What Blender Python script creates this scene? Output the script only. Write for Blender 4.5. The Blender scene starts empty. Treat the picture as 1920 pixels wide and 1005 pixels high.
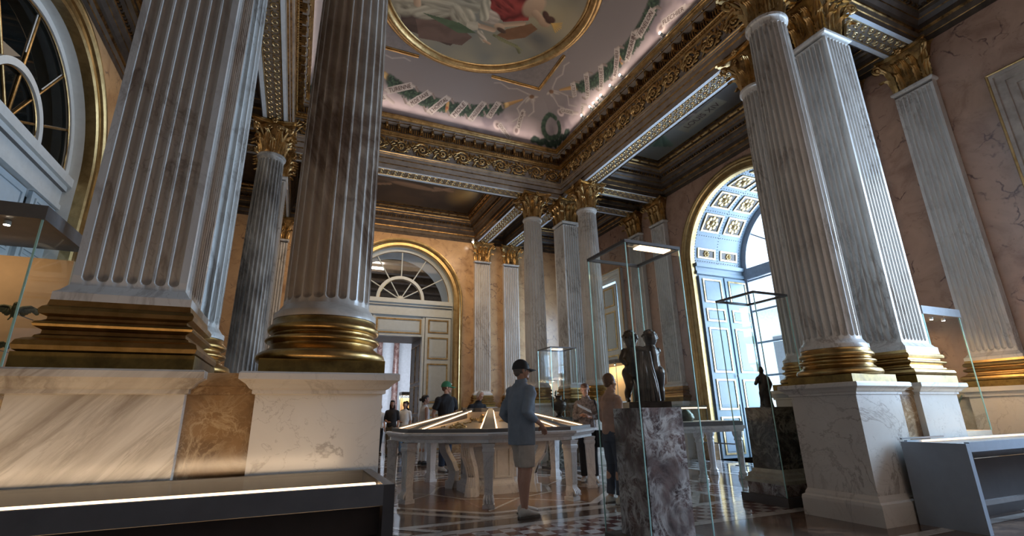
import bpy, bmesh, math, random
import numpy as np
from math import sin, cos, pi, sqrt, radians, atan2
from mathutils import Vector, Matrix, Euler

random.seed(7)
RNG = np.random.RandomState(11)
S = bpy.context.scene
COL = S.collection

# ------------------------------------------------------------------ camera
F_PX, PITCH, ROLL, YAW, EYE = 908.34, 0.29541, -0.018255, -0.41388, 1.09
cp, sp = cos(PITCH), sin(PITCH); cr, sr = cos(ROLL), sin(ROLL); cyw, syw = cos(YAW), sin(YAW)
def _rz(v): return Vector((cyw*v[0]-syw*v[1], syw*v[0]+cyw*v[1], v[2]))
_right = Vector((1, 0, 0)); _up = Vector((0, -sp, cp))
RIGHT = _rz(cr*_right + sr*_up); UP = _rz(-sr*_right + cr*_up); FWD = _rz(Vector((0, cp, sp)))
cd = bpy.data.cameras.new('camera'); cam = bpy.data.objects.new('camera', cd); COL.objects.link(cam)
cd.sensor_fit = 'HORIZONTAL'; cd.sensor_width = 36.0; cd.lens = 36.0*F_PX/1920; cd.clip_start = .05; cd.clip_end = 200
m = Matrix.Identity(4)
for i in range(3):
    m[i][0] = RIGHT[i]; m[i][1] = UP[i]; m[i][2] = -FWD[i]
m[2][3] = EYE
cam.matrix_world = m
S.camera = cam

# ------------------------------------------------------------------ render look, daylight
S.view_settings.view_transform = 'Standard'; S.view_settings.look = 'None'
S.view_settings.gamma = 1; S.view_settings.use_curve_mapping = False
S.view_settings.exposure = 0.68
try:
    S.cycles.max_bounces = 8; S.cycles.diffuse_bounces = 4; S.cycles.glossy_bounces = 4
    S.cycles.transparent_max_bounces = 24; S.cycles.use_denoising = True
    S.cycles.sample_clamp_indirect = 6; S.cycles.caustics_reflective = False; S.cycles.caustics_refractive = False
except Exception: pass
W = bpy.data.worlds.new('sky'); S.world = W; W.use_nodes = True
bg = W.node_tree.nodes['Background']; bg.inputs[0].default_value = (.62, .78, 1, 1); bg.inputs[1].default_value = 2.2

def area(name, loc, direction, sx, sy, power, color=(1, 1, 1), spread=180):
    l = bpy.data.lights.new(name, 'AREA'); l.shape = 'RECTANGLE'; l.size = sx; l.size_y = sy
    l.energy = power; l.color = color; l.spread = radians(spread)
    o = bpy.data.objects.new(name, l); COL.objects.link(o); o.location = loc
    d = Vector(direction).normalized(); ref = Vector((0, 0, 1)) if abs(d.z) < .8 else Vector((0, 1, 0))
    y = (ref-d*ref.dot(d)).normalized(); x = y.cross(-d); o.rotation_euler = Matrix((x, y, -d)).transposed().to_euler(); return o
def point(name, loc, power, color, r=.05):
    l = bpy.data.lights.new(name, 'POINT'); l.energy = power; l.color = color; l.shadow_soft_size = r
    o = bpy.data.objects.new(name, l); COL.objects.link(o); o.location = loc; return o
DAY = (.54, .75, 1.0)
WARM = (1.0, .66, .36)
# daylight entering the three windows of the right wall
area('daylight_main', (11.75, 7.58, 3.2), (-1, 0, -.05), 3.0, 5.4, 340, (.64, .81, 1))
area('daylight_front', (9.95, 1.5, 3.7), (-1, 0, -.02), 1.9, 4.2, 780, DAY)
area('daylight_back', (9.95, 13.66, 3.7), (-1, 0, -.02), 1.9, 4.2, 300, DAY)
area('fill_rear', (4.6, -.35, 3.6), (.1, 1, .15), 3.0, 4.2, 16, (1, .84, .70))  # added warm fill from behind the camera; the front wall has no window
# gallery lighting
area('cove_light_a', (2.92, 4.4, 8.62), (0, -.1, 1), 5.6, .08, 9, (1, .84, .76))
area('cove_light_b', (2.92, 10.76, 8.62), (0, .1, 1), 5.6, .08, 9, (1, .84, .76))
area('cove_light_c', (-.26, 7.58, 8.62), (-.1, 0, 1), .08, 5.6, 9, (1, .84, .76))
area('cove_light_d', (6.1, 7.58, 8.62), (.1, 0, 1), .08, 5.6, 9, (1, .84, .76))
area('hall_lamps_back', (2.92, 13.2, 6.95), (0, .6, -1), 5.0, .5, 85, (1, .72, .46))
area('hall_lamps_left', (-2.4, 8.5, 6.9), (-.3, .3, -1), .5, 5.0, 14, (1, .8, .6))
area('fill_up', (2.92, 7.58, 1.32), (0, 0, 1), 1.6, 1.6, 48, (1, .88, .76))  # added upward fill that brightens entablature and vault, not a lamp of the case
area('next_room_light', (3.4, 19.6, 3.6), (0, .7, -.5), 4, 1, 170, (.8, .88, 1))

# ------------------------------------------------------------------ materials
MT = {}
def new_mat(name):
    m = bpy.data.materials.new(name); m.use_nodes = True; MT[name] = m
    nt = m.node_tree; return m, nt, nt.nodes['Principled BSDF']
def nd(nt, t, **k):
    n = nt.nodes.new(t)
    for a, b in k.items(): setattr(n, a, b)
    return n
def coords(nt, scale=(1, 1, 1), rot=(0, 0, 0), rand=True):
    tc = nd(nt, 'ShaderNodeTexCoord'); mp = nd(nt, 'ShaderNodeMapping')
    mp.inputs['Scale'].default_value = scale; src_ = tc.outputs['Object']
    if any(rot):
        m0 = nd(nt, 'ShaderNodeMapping'); m0.inputs['Rotation'].default_value = rot; nt.links.new(src_, m0.inputs[0]); src_ = m0.outputs[0]
    nt.links.new(src_, mp.inputs[0])
    if rand:
        oi = nd(nt, 'ShaderNodeObjectInfo'); mu = nd(nt, 'ShaderNodeMath', operation='MULTIPLY'); mu.inputs[1].default_value = 37.0
        nt.links.new(oi.outputs['Random'], mu.inputs[0]); cb = nd(nt, 'ShaderNodeCombineXYZ')
        for i in range(3): nt.links.new(mu.outputs[0], cb.inputs[i])
        nt.links.new(cb.outputs[0], mp.inputs['Location'])
    return mp.outputs[0]
def noise(nt, vec, scale, detail=4, rough=.6, dist=0):
    n = nd(nt, 'ShaderNodeTexNoise'); n.inputs['Scale'].default_value = scale; n.inputs['Detail'].default_value = detail
    n.inputs['Roughness'].default_value = rough; n.inputs['Distortion'].default_value = dist
    nt.links.new(vec, n.inputs['Vector']); return n.outputs[0]
def ramp(nt, fac, stops, interp='LINEAR'):
    r = nd(nt, 'ShaderNodeValToRGB'); r.color_ramp.interpolation = interp
    e = r.color_ramp.elements
    while len(e) < len(stops): e.new(.5)
    for i, (p, c) in enumerate(stops):
        e[i].position = p; e[i].color = (*c, 1) if len(c) == 3 else c
    nt.links.new(fac, r.inputs[0]); return r.outputs[0]
def mix(nt, fac, a, b, mode='MIX'):
    n = nd(nt, 'ShaderNodeMix', data_type='RGBA', blend_type=mode)
    for s_, v in ((n.inputs[0], fac), (n.inputs[6], a), (n.inputs[7], b)):
        if hasattr(v, 'is_linked') or hasattr(v, 'links'): nt.links.new(v, s_)
        elif isinstance(v, (int, float)): s_.default_value = v
        else: s_.default_value = (*v, 1)
    return n.outputs[2]
def bump(nt, b, h, strength, dist=.01):
    n = nd(nt, 'ShaderNodeBump'); n.inputs['Strength'].default_value = strength; n.inputs['Distance'].default_value = dist
    nt.links.new(h, n.inputs['Height']); nt.links.new(n.outputs[0], b.inputs['Normal'])
def plain(name, c, rough=.5, metal=0, var=.12, nscale=9, bmp=0, spec=None, emit=None, es=0, bscale=None):
    m, nt, b = new_mat(name); v = coords(nt)
    n = noise(nt, v, nscale, 3)
    lo = tuple(max(0, x*(1-var)) for x in c); hi = tuple(min(1, x*(1+var)) for x in c)
    nt.links.new(ramp(nt, n, [(.3, lo), (.7, hi)]), b.inputs['Base Color'])
    b.inputs['Roughness'].default_value = rough; b.inputs['Metallic'].default_value = metal
    if spec is not None: b.inputs['Specular IOR Level'].default_value = spec
    if bmp: bump(nt, b, noise(nt, v, bscale or nscale*3, 3), bmp)
    if emit: b.inputs['Emission Color'].default_value = (*emit, 1); b.inputs['Emission Strength'].default_value = es
    return m
def marble(name, base, cloud, vein, scale=1.0, rough=.3, stretch=(1, 1, 1), rot=(0, 0, 0), width=.03, amount=.8, second=True, rand=True):
    m, nt, b = new_mat(name); v = coords(nt, stretch, rot, rand)
    c = ramp(nt, noise(nt, v, scale*1.3, 5, .6, .4), [(.32, cloud), (.62, base)])
    v1 = ramp(nt, noise(nt, v, scale*.9, 7, .62, 1.2), [(.5-width*2, (0, 0, 0)), (.5, (1, 1, 1)), (.5+width*2, (0, 0, 0))])
    if second:
        v2 = ramp(nt, noise(nt, v, scale*3.1, 6, .6, .8), [(.5-width, (0, 0, 0)), (.5, (.6, .6, .6)), (.5+width, (0, 0, 0))])
        v1 = mix(nt, 1.0, v1, v2, 'LIGHTEN')
    gate = ramp(nt, noise(nt, v, scale*.7, 2), [(.38, (.1, .1, .1)), (.6, (amount, amount, amount))])
    f = mix(nt, 1.0, v1, gate, 'MULTIPLY')
    sep = nd(nt, 'ShaderNodeRGBToBW'); nt.links.new(f, sep.inputs[0])
    nt.links.new(mix(nt, sep.outputs[0], c, vein), b.inputs['Base Color'])
    b.inputs['Roughness'].default_value = rough
    return m
def breccia(name, base, blob, vein, rough=.25, sc=1.0):
    m, nt, b = new_mat(name); v = coords(nt, rand=False)
    n0 = noise(nt, v, 1.6*sc, 6, .65, .8)
    c = ramp(nt, n0, [(.3, blob), (.48, base), (.72, tuple(min(1, x*1.18) for x in base))])
    vo = nd(nt, 'ShaderNodeTexVoronoi', feature='DISTANCE_TO_EDGE'); vo.inputs['Scale'].default_value = 2.2*sc
    wv = mix(nt, .25, v, nd_noise_col(nt, v, 3.0*sc)); nt.links.new(wv, vo.inputs['Vector'])
    cr_ = ramp(nt, vo.outputs['Distance'], [(0, (1, 1, 1)), (.035, (0, 0, 0))])
    gate = ramp(nt, noise(nt, v, 1.9*sc, 4), [(.5, (0, 0, 0)), (.6, (1, 1, 1))])
    f = mix(nt, 1.0, cr_, gate, 'MULTIPLY'); s_ = nd(nt, 'ShaderNodeRGBToBW'); nt.links.new(f, s_.inputs[0])
    c = mix(nt, s_.outputs[0], c, vein)
    sp_ = ramp(nt, noise(nt, v, 9*sc, 4, .7), [(.62, (0, 0, 0)), (.68, (.55, .55, .55))])
    s2 = nd(nt, 'ShaderNodeRGBToBW'); nt.links.new(sp_, s2.inputs[0])
    c = mix(nt, s2.outputs[0], c, blob)
    nt.links.new(c, b.inputs['Base Color']); b.inputs['Roughness'].default_value = rough
    return m
def nd_noise_col(nt, v, sc):
    n = nd(nt, 'ShaderNodeTexNoise'); n.inputs['Scale'].default_value = sc; n.inputs['Detail'].default_value = 3
    nt.links.new(v, n.inputs['Vector']); return n.outputs[1]
def gilt(name, a, b_, rough=.32, metal=1.0, sc=6, bmp=.25):
    m, nt, b = new_mat(name); v = coords(nt)
    nt.links.new(ramp(nt, noise(nt, v, sc, 5, .7), [(.35, b_), (.6, a)]), b.inputs['Base Color'])
    b.inputs['Metallic'].default_value = metal; b.inputs['Roughness'].default_value = rough
    bump(nt, b, noise(nt, v, sc*4, 4), bmp, .006); return m
def glass_mat(name, tint, base=.04, rough=.0):
    m, nt, b = new_mat(name); nt.nodes.remove(b)
    out = nt.nodes['Material Output']; t = nd(nt, 'ShaderNodeBsdfTransparent'); t.inputs[0].default_value = (*tint, 1)
    g = nd(nt, 'ShaderNodeBsdfGlossy'); g.inputs['Roughness'].default_value = rough
    fr = nd(nt, 'ShaderNodeLayerWeight'); fr.inputs[0].default_value = .2
    mr = nd(nt, 'ShaderNodeMapRange'); mr.inputs['To Min'].default_value = base; mr.inputs['To Max'].default_value = .07
    nt.links.new(fr.outputs['Fresnel'], mr.inputs[0]); mx = nd(nt, 'ShaderNodeMixShader')
    nt.links.new(mr.outputs[0], mx.inputs[0]); nt.links.new(t.outputs[0], mx.inputs[1]); nt.links.new(g.outputs[0], mx.inputs[2])
    nt.links.new(mx.outputs[0], out.inputs[0]); return m
def emit_mat(name, c, s):
    m, nt, b = new_mat(name); nt.nodes.remove(b); e = nd(nt, 'ShaderNodeEmission'); e.inputs[0].default_value = (*c, 1); e.inputs[1].default_value = s
    nt.links.new(e.outputs[0], nt.nodes['Material Output'].inputs[0]); return m
def checker(name, a, b_, scale, rough=.12, rot=0, third=None):
    m, nt, b = new_mat(name); v = coords(nt, rot=(0, 0, rot), rand=False)
    ck = nd(nt, 'ShaderNodeTexChecker'); ck.inputs['Scale'].default_value = scale
    nt.links.new(v, ck.inputs['Vector']); ck.inputs[1].default_value = (*a, 1); ck.inputs[2].default_value = (*b_, 1)
    n = ramp(nt, noise(nt, v, 5, 6, .7, 1), [(.35, (.55, .55, .55)), (.65, (1.15, 1.15, 1.15))])
    nt.links.new(mix(nt, 1.0, ck.outputs[0], n, 'MULTIPLY'), b.inputs['Base Color'])
    b.inputs['Roughness'].default_value = rough
    return m

marble('shaft_marble', (.61, .59, .555), (.50, .475, .44), (.22, .18, .15), 1.1, .32, (1.5, 1.5, .6), (0, .2, 0), width=.016, amount=.75)
marble('shaft_marble_grey', (.60, .60, .58), (.30, .30, .29), (.10, .10, .10), 1.3, .3, (1.5, 1.5, .6), (0, .35, 0), width=.09, amount=.95)
marble('shaft_marble_brown', (.62, .56, .49), (.40, .34, .28), (.16, .11, .08), 1.0, .3, (1.7, 1.7, .5), (0, .5, 0), width=.055, amount=.9)
marble('pedestal_marble', (.62, .585, .53), (.54, .50, .45), (.25, .21, .18), 1.0, .22, (1, 1, 1), (.3, .7, .2), width=.008, amount=.75)
marble('streaked_marble', (.62, .585, .53), (.50, .46, .40), (.25, .21, .17), 1.5, .22, (.5, 1.4, 4.2), (0, .85, 0), width=.05, amount=.85)
marble('brown_marble', (.30, .19, .10), (.17, .11, .065), (.50, .38, .24), 4.6, .16, width=.03, amount=.9)
marble('table_marble', (.80, .80, .80), (.66, .67, .68), (.34, .34, .36), 2.2, .28, width=.02, amount=.6)
breccia('wall_marble', (.50, .32, .17), (.33, .19, .095), (.14, .08, .06), .28, 1.5)
breccia('wall_marble_daylit', (.42, .265, .19), (.29, .17, .12), (.11, .065, .06), .24, 1.3)  # same wall stone, with the tint of bluish daylight put into its colour
marble('dado_marble', (.50, .46, .38), (.36, .32, .26), (.18, .15, .12), 2.0, .25, width=.03)
marble('purple_marble', (.16, .10, .095), (.05, .035, .04), (.62, .56, .55), 5.0, .15, width=.045, amount=1.0, rot=(.5, .4, .3))
marble('dark_marble', (.07, .07, .065), (.03, .03, .03), (.40, .38, .34), 4.5, .15, width=.035, amount=.9)
marble('floor_dark', (.10, .065, .05), (.05, .035, .03), (.28, .18, .12), 2.5, .1, width=.03)
marble('floor_white', (.60, .58, .55), (.46, .44, .42), (.28, .26, .24), 2.5, .1, width=.02)
marble('floor_red', (.22, .07, .05), (.12, .04, .03), (.45, .28, .2), 3, .1, width=.02)
checker('floor_check_red', (.16, .06, .052), (.50, .47, .45), 7.0, .1)
checker('floor_check_black', (.055, .05, .05), (.52, .53, .55), 3.6, .1)
checker('floor_check_stripe', (.09, .05, .045), (.55, .55, .56), 3.4, .1)
gilt('gilt', (.60, .41, .19), (.36, .23, .09), .36)
gilt('gilt_base', (.46, .30, .12), (.26, .16, .05), .33, sc=4, bmp=.12)
gilt('gilt_dark', (.46, .28, .11), (.12, .07, .035), .4)
gilt('gilt_bright', (.72, .56, .30), (.42, .29, .13), .34)
gilt('gilt_plinth', (.26, .17, .045), (.12, .075, .02), .42, metal=.7, bmp=.1)
gilt('gilt_arch', (.50, .36, .17), (.36, .25, .11), .38)
gilt('bronze', (.075, .06, .05), (.025, .022, .02), .33, metal=.85, bmp=.1)
gilt('bronze_green', (.10, .11, .07), (.03, .03, .025), .4, metal=.8)
plain('taupe', (.34, .285, .24), .55, var=.25, nscale=5)
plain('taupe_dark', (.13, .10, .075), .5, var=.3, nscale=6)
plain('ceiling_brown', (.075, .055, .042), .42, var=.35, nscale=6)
plain('soffit_white', (.62, .68, .74), .5, var=.08)
plain('soffit_ground', (.20, .165, .13), .55, var=.2)
plain('door_paint', (.50, .55, .56), .42, var=.05)
plain('door_panel', (.44, .50, .53), .42, var=.05)
plain('door_paint_blue', (.46, .55, .61), .4, var=.04)
plain('shutter_paint_dimmed', (.24, .315, .375), .4, var=.04)  # same paint as the left door, darkened in colour against strong window light
plain('frame_white', (.62, .65, .65), .4, var=.05)
plain('passage_wood', (.19, .165, .14), .5, var=.2)
plain('room_white', (.66, .72, .80), .6, var=.08)
plain('case_dark', (.075, .07, .07), .38, var=.1)
plain('case_grey', (.25, .29, .345), .45, var=.05)
plain('case_grey_dark', (.15, .145, .145), .5, var=.1)
plain('case_lining', (.62, .45, .29), .7, var=.06)
plain('case_lining_light', (.74, .60, .44), .7, var=.06)
plain('mosaic', (.21, .115, .055), .2, var=.6, nscale=14)
plain('lead', (.12, .12, .12), .4)
plain('window_frame', (.34, .37, .42), .45)
plain('stone_outside', (.70, .68, .64), .8)
glass_mat('glass_case', (.975, .99, .985), .006)
glass_mat('glass_window', (.93, .96, 1), .008)
glass_mat('glass_dark', (.22, .25, .26), .04)
plain('glass_edge', (.45, .80, .76), .15, var=.1, spec=.9)
emit_mat('led_warm', (1, .64, .36), 3.2)
emit_mat('led_spot', (1, .86, .70), 30)
emit_mat('led_pink', (1, .80, .78), 22)
MT['glass_edge'].node_tree.nodes['Principled BSDF'].inputs['Metallic'].default_value = .3

# ------------------------------------------------------------------ mesh helper
class MB:
    def __init__(s): s.v = []; s.f = []; s.m = []; s.sm = []; s.slots = []
    def mi(s, name):
        if name not in s.slots: s.slots.append(name)
        return s.slots.index(name)
    def add(s, verts, faces, mat, smooth=False):
        b = len(s.v); k = s.mi(mat); s.v.extend([tuple(map(float, p)) for p in verts])
        for f in faces: s.f.append([b+i for i in f]); s.m.append(k); s.sm.append(smooth)
    def box(s, x0, x1, y0, y1, z0, z1, mat):
        v = [(x, y, z) for z in (z0, z1) for y in (y0, y1) for x in (x0, x1)]
        s.add(v, [(0, 2, 3, 1), (4, 5, 7, 6), (0, 1, 5, 4), (2, 6, 7, 3), (0, 4, 6, 2), (1, 3, 7, 5)], mat)
    def obox(s, c, ax, ay, az, mat):
        c = Vector(c); ax = Vector(ax); ay = Vector(ay); az = Vector(az)
        v = [c+i*ax+j*ay+k*az for k in (-1, 1) for j in (-1, 1) for i in (-1, 1)]
        s.add(v, [(0, 2, 3, 1), (4, 5, 7, 6), (0, 1, 5, 4), (2, 6, 7, 3), (0, 4, 6, 2), (1, 3, 7, 5)], mat)
    def rings(s, rs, mat, smooth=True, caps=True, closed=True):
        n = len(rs[0]); v = [p for r in rs for p in r]; f = []
        for i in range(len(rs)-1):
            for j in range(n if closed else n-1):
                a = i*n+j; b = i*n+(j+1) % n; f.append((a, b, b+n, a+n))
        if caps and closed: f.append(tuple(range(n))[::-1]); f.append(tuple(range((len(rs)-1)*n, len(rs)*n)))
        s.add(v, f, mat, smooth)
    def lathe(s, prof, mat, n=32, c=(0, 0), smooth=True, caps=True):
        s.rings([[(c[0]+r*cos(2*pi*j/n), c[1]+r*sin(2*pi*j/n), z) for j in range(n)] for r, z in prof], mat, smooth, caps)
    def sqsweep(s, hx, hy, prof, mat, c=(0, 0), caps=True):      # prof: (outset, z) round a rectangle
        s.rings([[(c[0]+a*(hx+o), c[1]+b*(hy+o), z) for a, b in ((-1, -1), (1, -1), (1, 1), (-1, 1))] for o, z in prof], mat, False, caps)
    def tube(s, pts, r, mat, n=6, flat=1.0, up=None, caps=True):
        pts = [Vector(p) for p in pts]; rs = []
        for i, p in enumerate(pts):
            t = (pts[min(i+1, len(pts)-1)]-pts[max(i-1, 0)])
            if t.length < 1e-9: t = Vector((0, 0, 1))
            t.normalize(); u = Vector(up) if up is not None else Vector((0, 0, 1))
            if abs(t.dot(u)) > .97: u = Vector((1, 0, 0)) if abs(t.x) < .9 else Vector((0, 1, 0))
            a = t.cross(u).normalized(); b = a.cross(t).normalized()
            ri = r[i] if isinstance(r, (list, tuple)) else r
            rs.append([p+a*(ri*cos(2*pi*j/n))+b*(ri*flat*sin(2*pi*j/n)) for j in range(n)])
        s.rings(rs, mat, True, caps)
    def ell(s, c, ax, ay, az, mat, n=8, m_=5):
        c = Vector(c); ax = Vector(ax); ay = Vector(ay); az = Vector(az)
        rs = [[c+ax*(sin(pi*(i+.02)/m_*(m_/(m_+.04)))*cos(2*pi*j/n))+ay*(sin(pi*(i+.02)/m_*(m_/(m_+.04)))*sin(2*pi*j/n))-az*cos(pi*(i+.02)/m_*(m_/(m_+.04))) for j in range(n)] for i in range(m_+1)]
        s.rings(rs, mat, True, True)
    def poly(s, pts, mat): s.add(pts, [tuple(range(len(pts)))], mat)
    def quad(s, a, b, c, d, mat): s.add([a, b, c, d], [(0, 1, 2, 3)], mat)
    def build(s, name, parent=None, loc=(0, 0, 0), rot=(0, 0, 0), fix=True):
        me = bpy.data.meshes.new(name); me.from_pydata(s.v, [], s.f); me.update()
        for n in s.slots: me.materials.append(MT[n])
        me.polygons.foreach_set('material_index', s.m); me.polygons.foreach_set('use_smooth', s.sm)
        if (fix or any(s.sm)) and len(s.f) < 60000:
            bm = bmesh.new(); bm.from_mesh(me)
            if fix: bmesh.ops.recalc_face_normals(bm, faces=bm.faces)
            if any(s.sm):
                for e in bm.edges:
                    if len(e.link_faces) == 2 and e.calc_face_angle(0) > 1.08: e.smooth = False
            bm.to_mesh(me); bm.free()
        o = bpy.data.objects.new(name, me); COL.objects.link(o)
        if parent: o.parent = parent
        o.location = loc; o.rotation_euler = rot; return o
def thing(name, label, cat, loc=(0, 0, 0), rz=0, group=None):
    o = bpy.data.objects.new(name, None); COL.objects.link(o); o.empty_display_size = .1
    o.location = loc; o.rotation_euler = (0, 0, rz); return tag(o, label, cat, group)
def tag(o, label, cat, group=None):
    o['label'] = label; o['category'] = cat
    if group: o['group'] = group
    return o
def struct(o): o['kind'] = 'structure'; return o
def dup(root, loc=None, rz=None, label=None, group=None, scale=None):
    r = root.copy(); COL.objects.link(r)
    if loc is not None: r.location = loc
    if rz is not None: r.rotation_euler = (0, 0, rz)
    if label: r['label'] = label
    if group: r['group'] = group
    if scale: r.scale = scale
    for ch in list(root.children):
        c = ch.copy(); COL.objects.link(c); c.parent = r
        for g in ch.children:
            d = g.copy(); COL.objects.link(d); d.parent = c
    return r

# ------------------------------------------------------------------ plan of the place
XL, XR, YF, YB, SP = -.955, 6.80, 3.705, 11.46, 1.108
CX, CY, HALF = 2.9225, 7.5825, 3.8775
WX0, WX1, WY0, WY1 = -3.485, 9.33, -.55, 15.71
HP, HS, HT, HB = 1.365, 1.744, 6.39, 7.10
WP, DB, DT, WL = .557, .585, .485, .569
# ------------------------------------------------------------------ floor
def floor():
    b = MB()
    b.box(WX0-.6, WX1+2.6, WY0-1.5, WY1, -.12, 0, 'floor_dark')
    b.box(CX-4.2, CX+4.2, WY1, WY1+9, -.12, 0, 'floor_dark')
    def rect(x0, x1, y0, y1, z, m): b.quad((x0, y0, z), (x1, y0, z), (x1, y1, z), (x0, y1, z), m)
    def octo(r, z, m, q=0):
        b.poly([(CX+r/cos(pi/8)*cos(pi/8+k*pi/4+q), CY+r/cos(pi/8)*sin(pi/8+k*pi/4+q), z) for k in range(8)], m)
    # side aisles
    rect(WX0, WX1, YB+.6, WY1, .001, 'floor_check_stripe'); rect(XR+.6, WX1, WY0, YB+.6, .001, 'floor_check_black')
    rect(WX0, XL-.6, WY0, YB+.6, .001, 'floor_check_black')
    rect(CX-4, CX+4, WY1+.4, WY1+8.8, .001, 'floor_check_red')
    for y in (YB+.62, YB+1.3, WY1-.5): rect(WX0, WX1, y, y+.16, .002, 'floor_white')
    for x in (XR+.62, WX1-.5): rect(x, x+.16, WY0, YB+.6, .002, 'floor_white')
    # the square under the vault
    s = 3.35
    rect(CX-s, CX+s, CY-s, CY+s, .001, 'floor_white'); s -= .14
    rect(CX-s, CX+s, CY-s, CY+s, .0015, 'floor_check_red'); s = 2.55
    rect(CX-s, CX+s, CY-s, CY+s, .002, 'floor_white'); s -= .14
    rect(CX-s, CX+s, CY-s, CY+s, .0025, 'floor_dark'); s -= .28
    rect(CX-s, CX+s, CY-s, CY+s, .003, 'floor_white'); s -= .12
    rect(CX-s, CX+s, CY-s, CY+s, .0035, 'floor_dark')
    octo(2.06, .004, 'floor_white'); octo(1.93, .0045, 'floor_dark')
    octo(1.80, .005, 'floor_white'); octo(1.70, .0055, 'mosaic')
    for k in range(8):
        a = pi/8+k*pi/4; a2 = a+pi*3/4
        for (p, q, w) in (((1.78, a), (1.78, a2), .035),):
            P = Vector((CX+p[0]*cos(p[1]), CY+p[0]*sin(p[1]), .006)); Q = Vector((CX+q[0]*cos(q[1]), CY+q[0]*sin(q[1]), .006))
            n = (Q-P).cross(Vector((0, 0, 1))).normalized()*w*.6
            b.quad(P-n, Q-n, Q+n, P+n, 'floor_white' if k % 2 else 'floor_red')
    for r, m in ((.9, 'floor_white'), (.84, 'mosaic')): octo(r, .0065+(.9-r)*.008, m, pi/8)
    # diagonal strips at the corners of the square
    for sx in (-1, 1):
        for sy in (-1, 1):
            for o, m in ((2.62, 'floor_white'), (2.92, 'floor_white')):
                p = Vector((CX+sx*2.41, CY+sy*(o*1.0-1.15), .0055)); q = Vector((CX+sx*(o*1.0-1.15), CY+sy*2.41, .0055))
                n = (q-p).cross(Vector((0, 0, 1))).normalized()*.05
                b.quad(p-n, q-n, q+n, p+n, m)
    # front aisle: wide dark field framed in white
    for y in (WY0+.5, YF-.75, 3.0-.9): rect(WX0, WX1, y, y+.12, .002, 'floor_white')
    o = b.build('floor', fix=False); struct(o)
floor()

# ------------------------------------------------------------------ columns
def flute_depth(u, z, z0, z1, hw, D):
    # u: distance from flute centre, hw its half width; round ends at z0 and z1
    e = min((z-z0)/hw, (z1-z)/hw)
    if e <= 0: return 0
    w = 1 if e >= 1 else sqrt(1-(1-e)**2)
    q = abs(u)/(hw*w+1e-6)
    return D*w*sqrt(1-q*q) if q < 1 else 0
def zrows(h, a, b_, hw):
    r = [0, a*.5, a*.98]+[a+hw*t for t in (.04, .15, .35, .6, .85, 1)]
    r += list(np.linspace(a+hw*1.02, b_-hw*1.02, 9))+[b_-hw*t for t in (1, .85, .6, .35, .15, .04)]+[b_+.003]
    return r
def round_shaft(mat_):
    b = MB(); h = HT-HS; nf = 24; hwa = .43*2*pi/nf; US = [-.5]+[-.43*cos(pi*i/9) for i in range(10)]
    a0, b0 = .13, h-.13
    def R(z):
        t = z/h; r = DB/2*(1-t)+DT/2*t+.012*sin(pi*t)
        return r+.035*max(0, 1-z/.09)**2
    rs = []
    for z in zrows(h, a0, b0, .028):
        r = R(z); ring = []
        for k in range(nf):
            for q in US:
                u = q*2*pi/nf; d = flute_depth(u*r, z, a0, b0, hwa*r*1.0001, .036)
                th = 2*pi*k/nf+u; rr = r-d; ring.append((rr*cos(th), rr*sin(th), z))
        rs.append(ring)
    b.rings(rs, mat_, True, False)
    r1 = DT/2
    b.lathe([(r1, h-.128), (r1+.004, h-.06), (r1+.012, h-.05), (r1+.034, h-.045), (r1+.038, h-.02), (r1+.032, h), (r1-.05, h+.002)], mat_, 48)
    b.lathe([(DB/2+.03, 0), (DB/2+.052, .004), (DB/2+.052, .045), (DB/2+.036, .055), (DB/2+.005, .10)], mat_, 48, caps=False)
    return b
def square_shaft(mat_, depth=None, h=None, w=None, nf=7):
    # full pier, or a pilaster (depth from the wall) with flutes on the front face only
    b = MB(); w = w or WP; h = h or HT-HS; hx = w/2; hy = (depth or w)/2; a0, b0 = .13, h-.11
    mrg = .035; pitch = (w-2*mrg)/nf; hw = pitch*.415; per = 10
    def face(p0, dx, nrm, fl=True):
        rs = []
        us = [-hx]
        for k in range(nf):
            c = -hx+mrg+(k+.5)*pitch
            us += [c-cos(pi*j/(per-1))*hw for j in range(per)]
        us.append(hx)
        for z in zrows(h-.03, a0, b0, hw*.98):
            ring = []
            for u in us:
                d = 0
                if fl:
                    k = int((u+hx-mrg)/pitch); k = min(max(k, 0), nf-1); c = -hx+mrg+(k+.5)*pitch
                    d = flute_depth(u-c, z, a0, b0, hw*1.0001, .036)
                ring.append(Vector(p0)+Vector(dx)*u+Vector((0, 0, z))-Vector(nrm)*d)
            rs.append(ring)
        n = len(us); v = [p for r in rs for p in r]
        b.add(v, [(i*n+j, i*n+j+1, (i+1)*n+j+1, (i+1)*n+j) for i in range(len(rs)-1) for j in range(n-1)], mat_, True)
    face((0, -hy, 0), (1, 0, 0), (0, -1, 0))
    if depth:
        for sx in (-1, 1): b.quad((sx*hx, -hy, 0), (sx*hx, hy, 0), (sx*hx, hy, h-.03), (sx*hx, -hy, h-.03), mat_)
    else:
        face((hx, 0, 0), (0, 1, 0), (1, 0, 0)); face((0, hy, 0), (-1, 0, 0), (0, 1, 0)); face((-hx, 0, 0), (0, -1, 0), (-1, 0, 0))
    b.sqsweep(hx, hy, [(0, h-.06), (.012, h-.055), (.03, h-.045), (.034, h-.02), (.03, h)], mat_)
    b.sqsweep(hx, hy, [(.05, 0), (.05, .045), (.03, .06), (.002, .10)], mat_)
    return b
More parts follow.
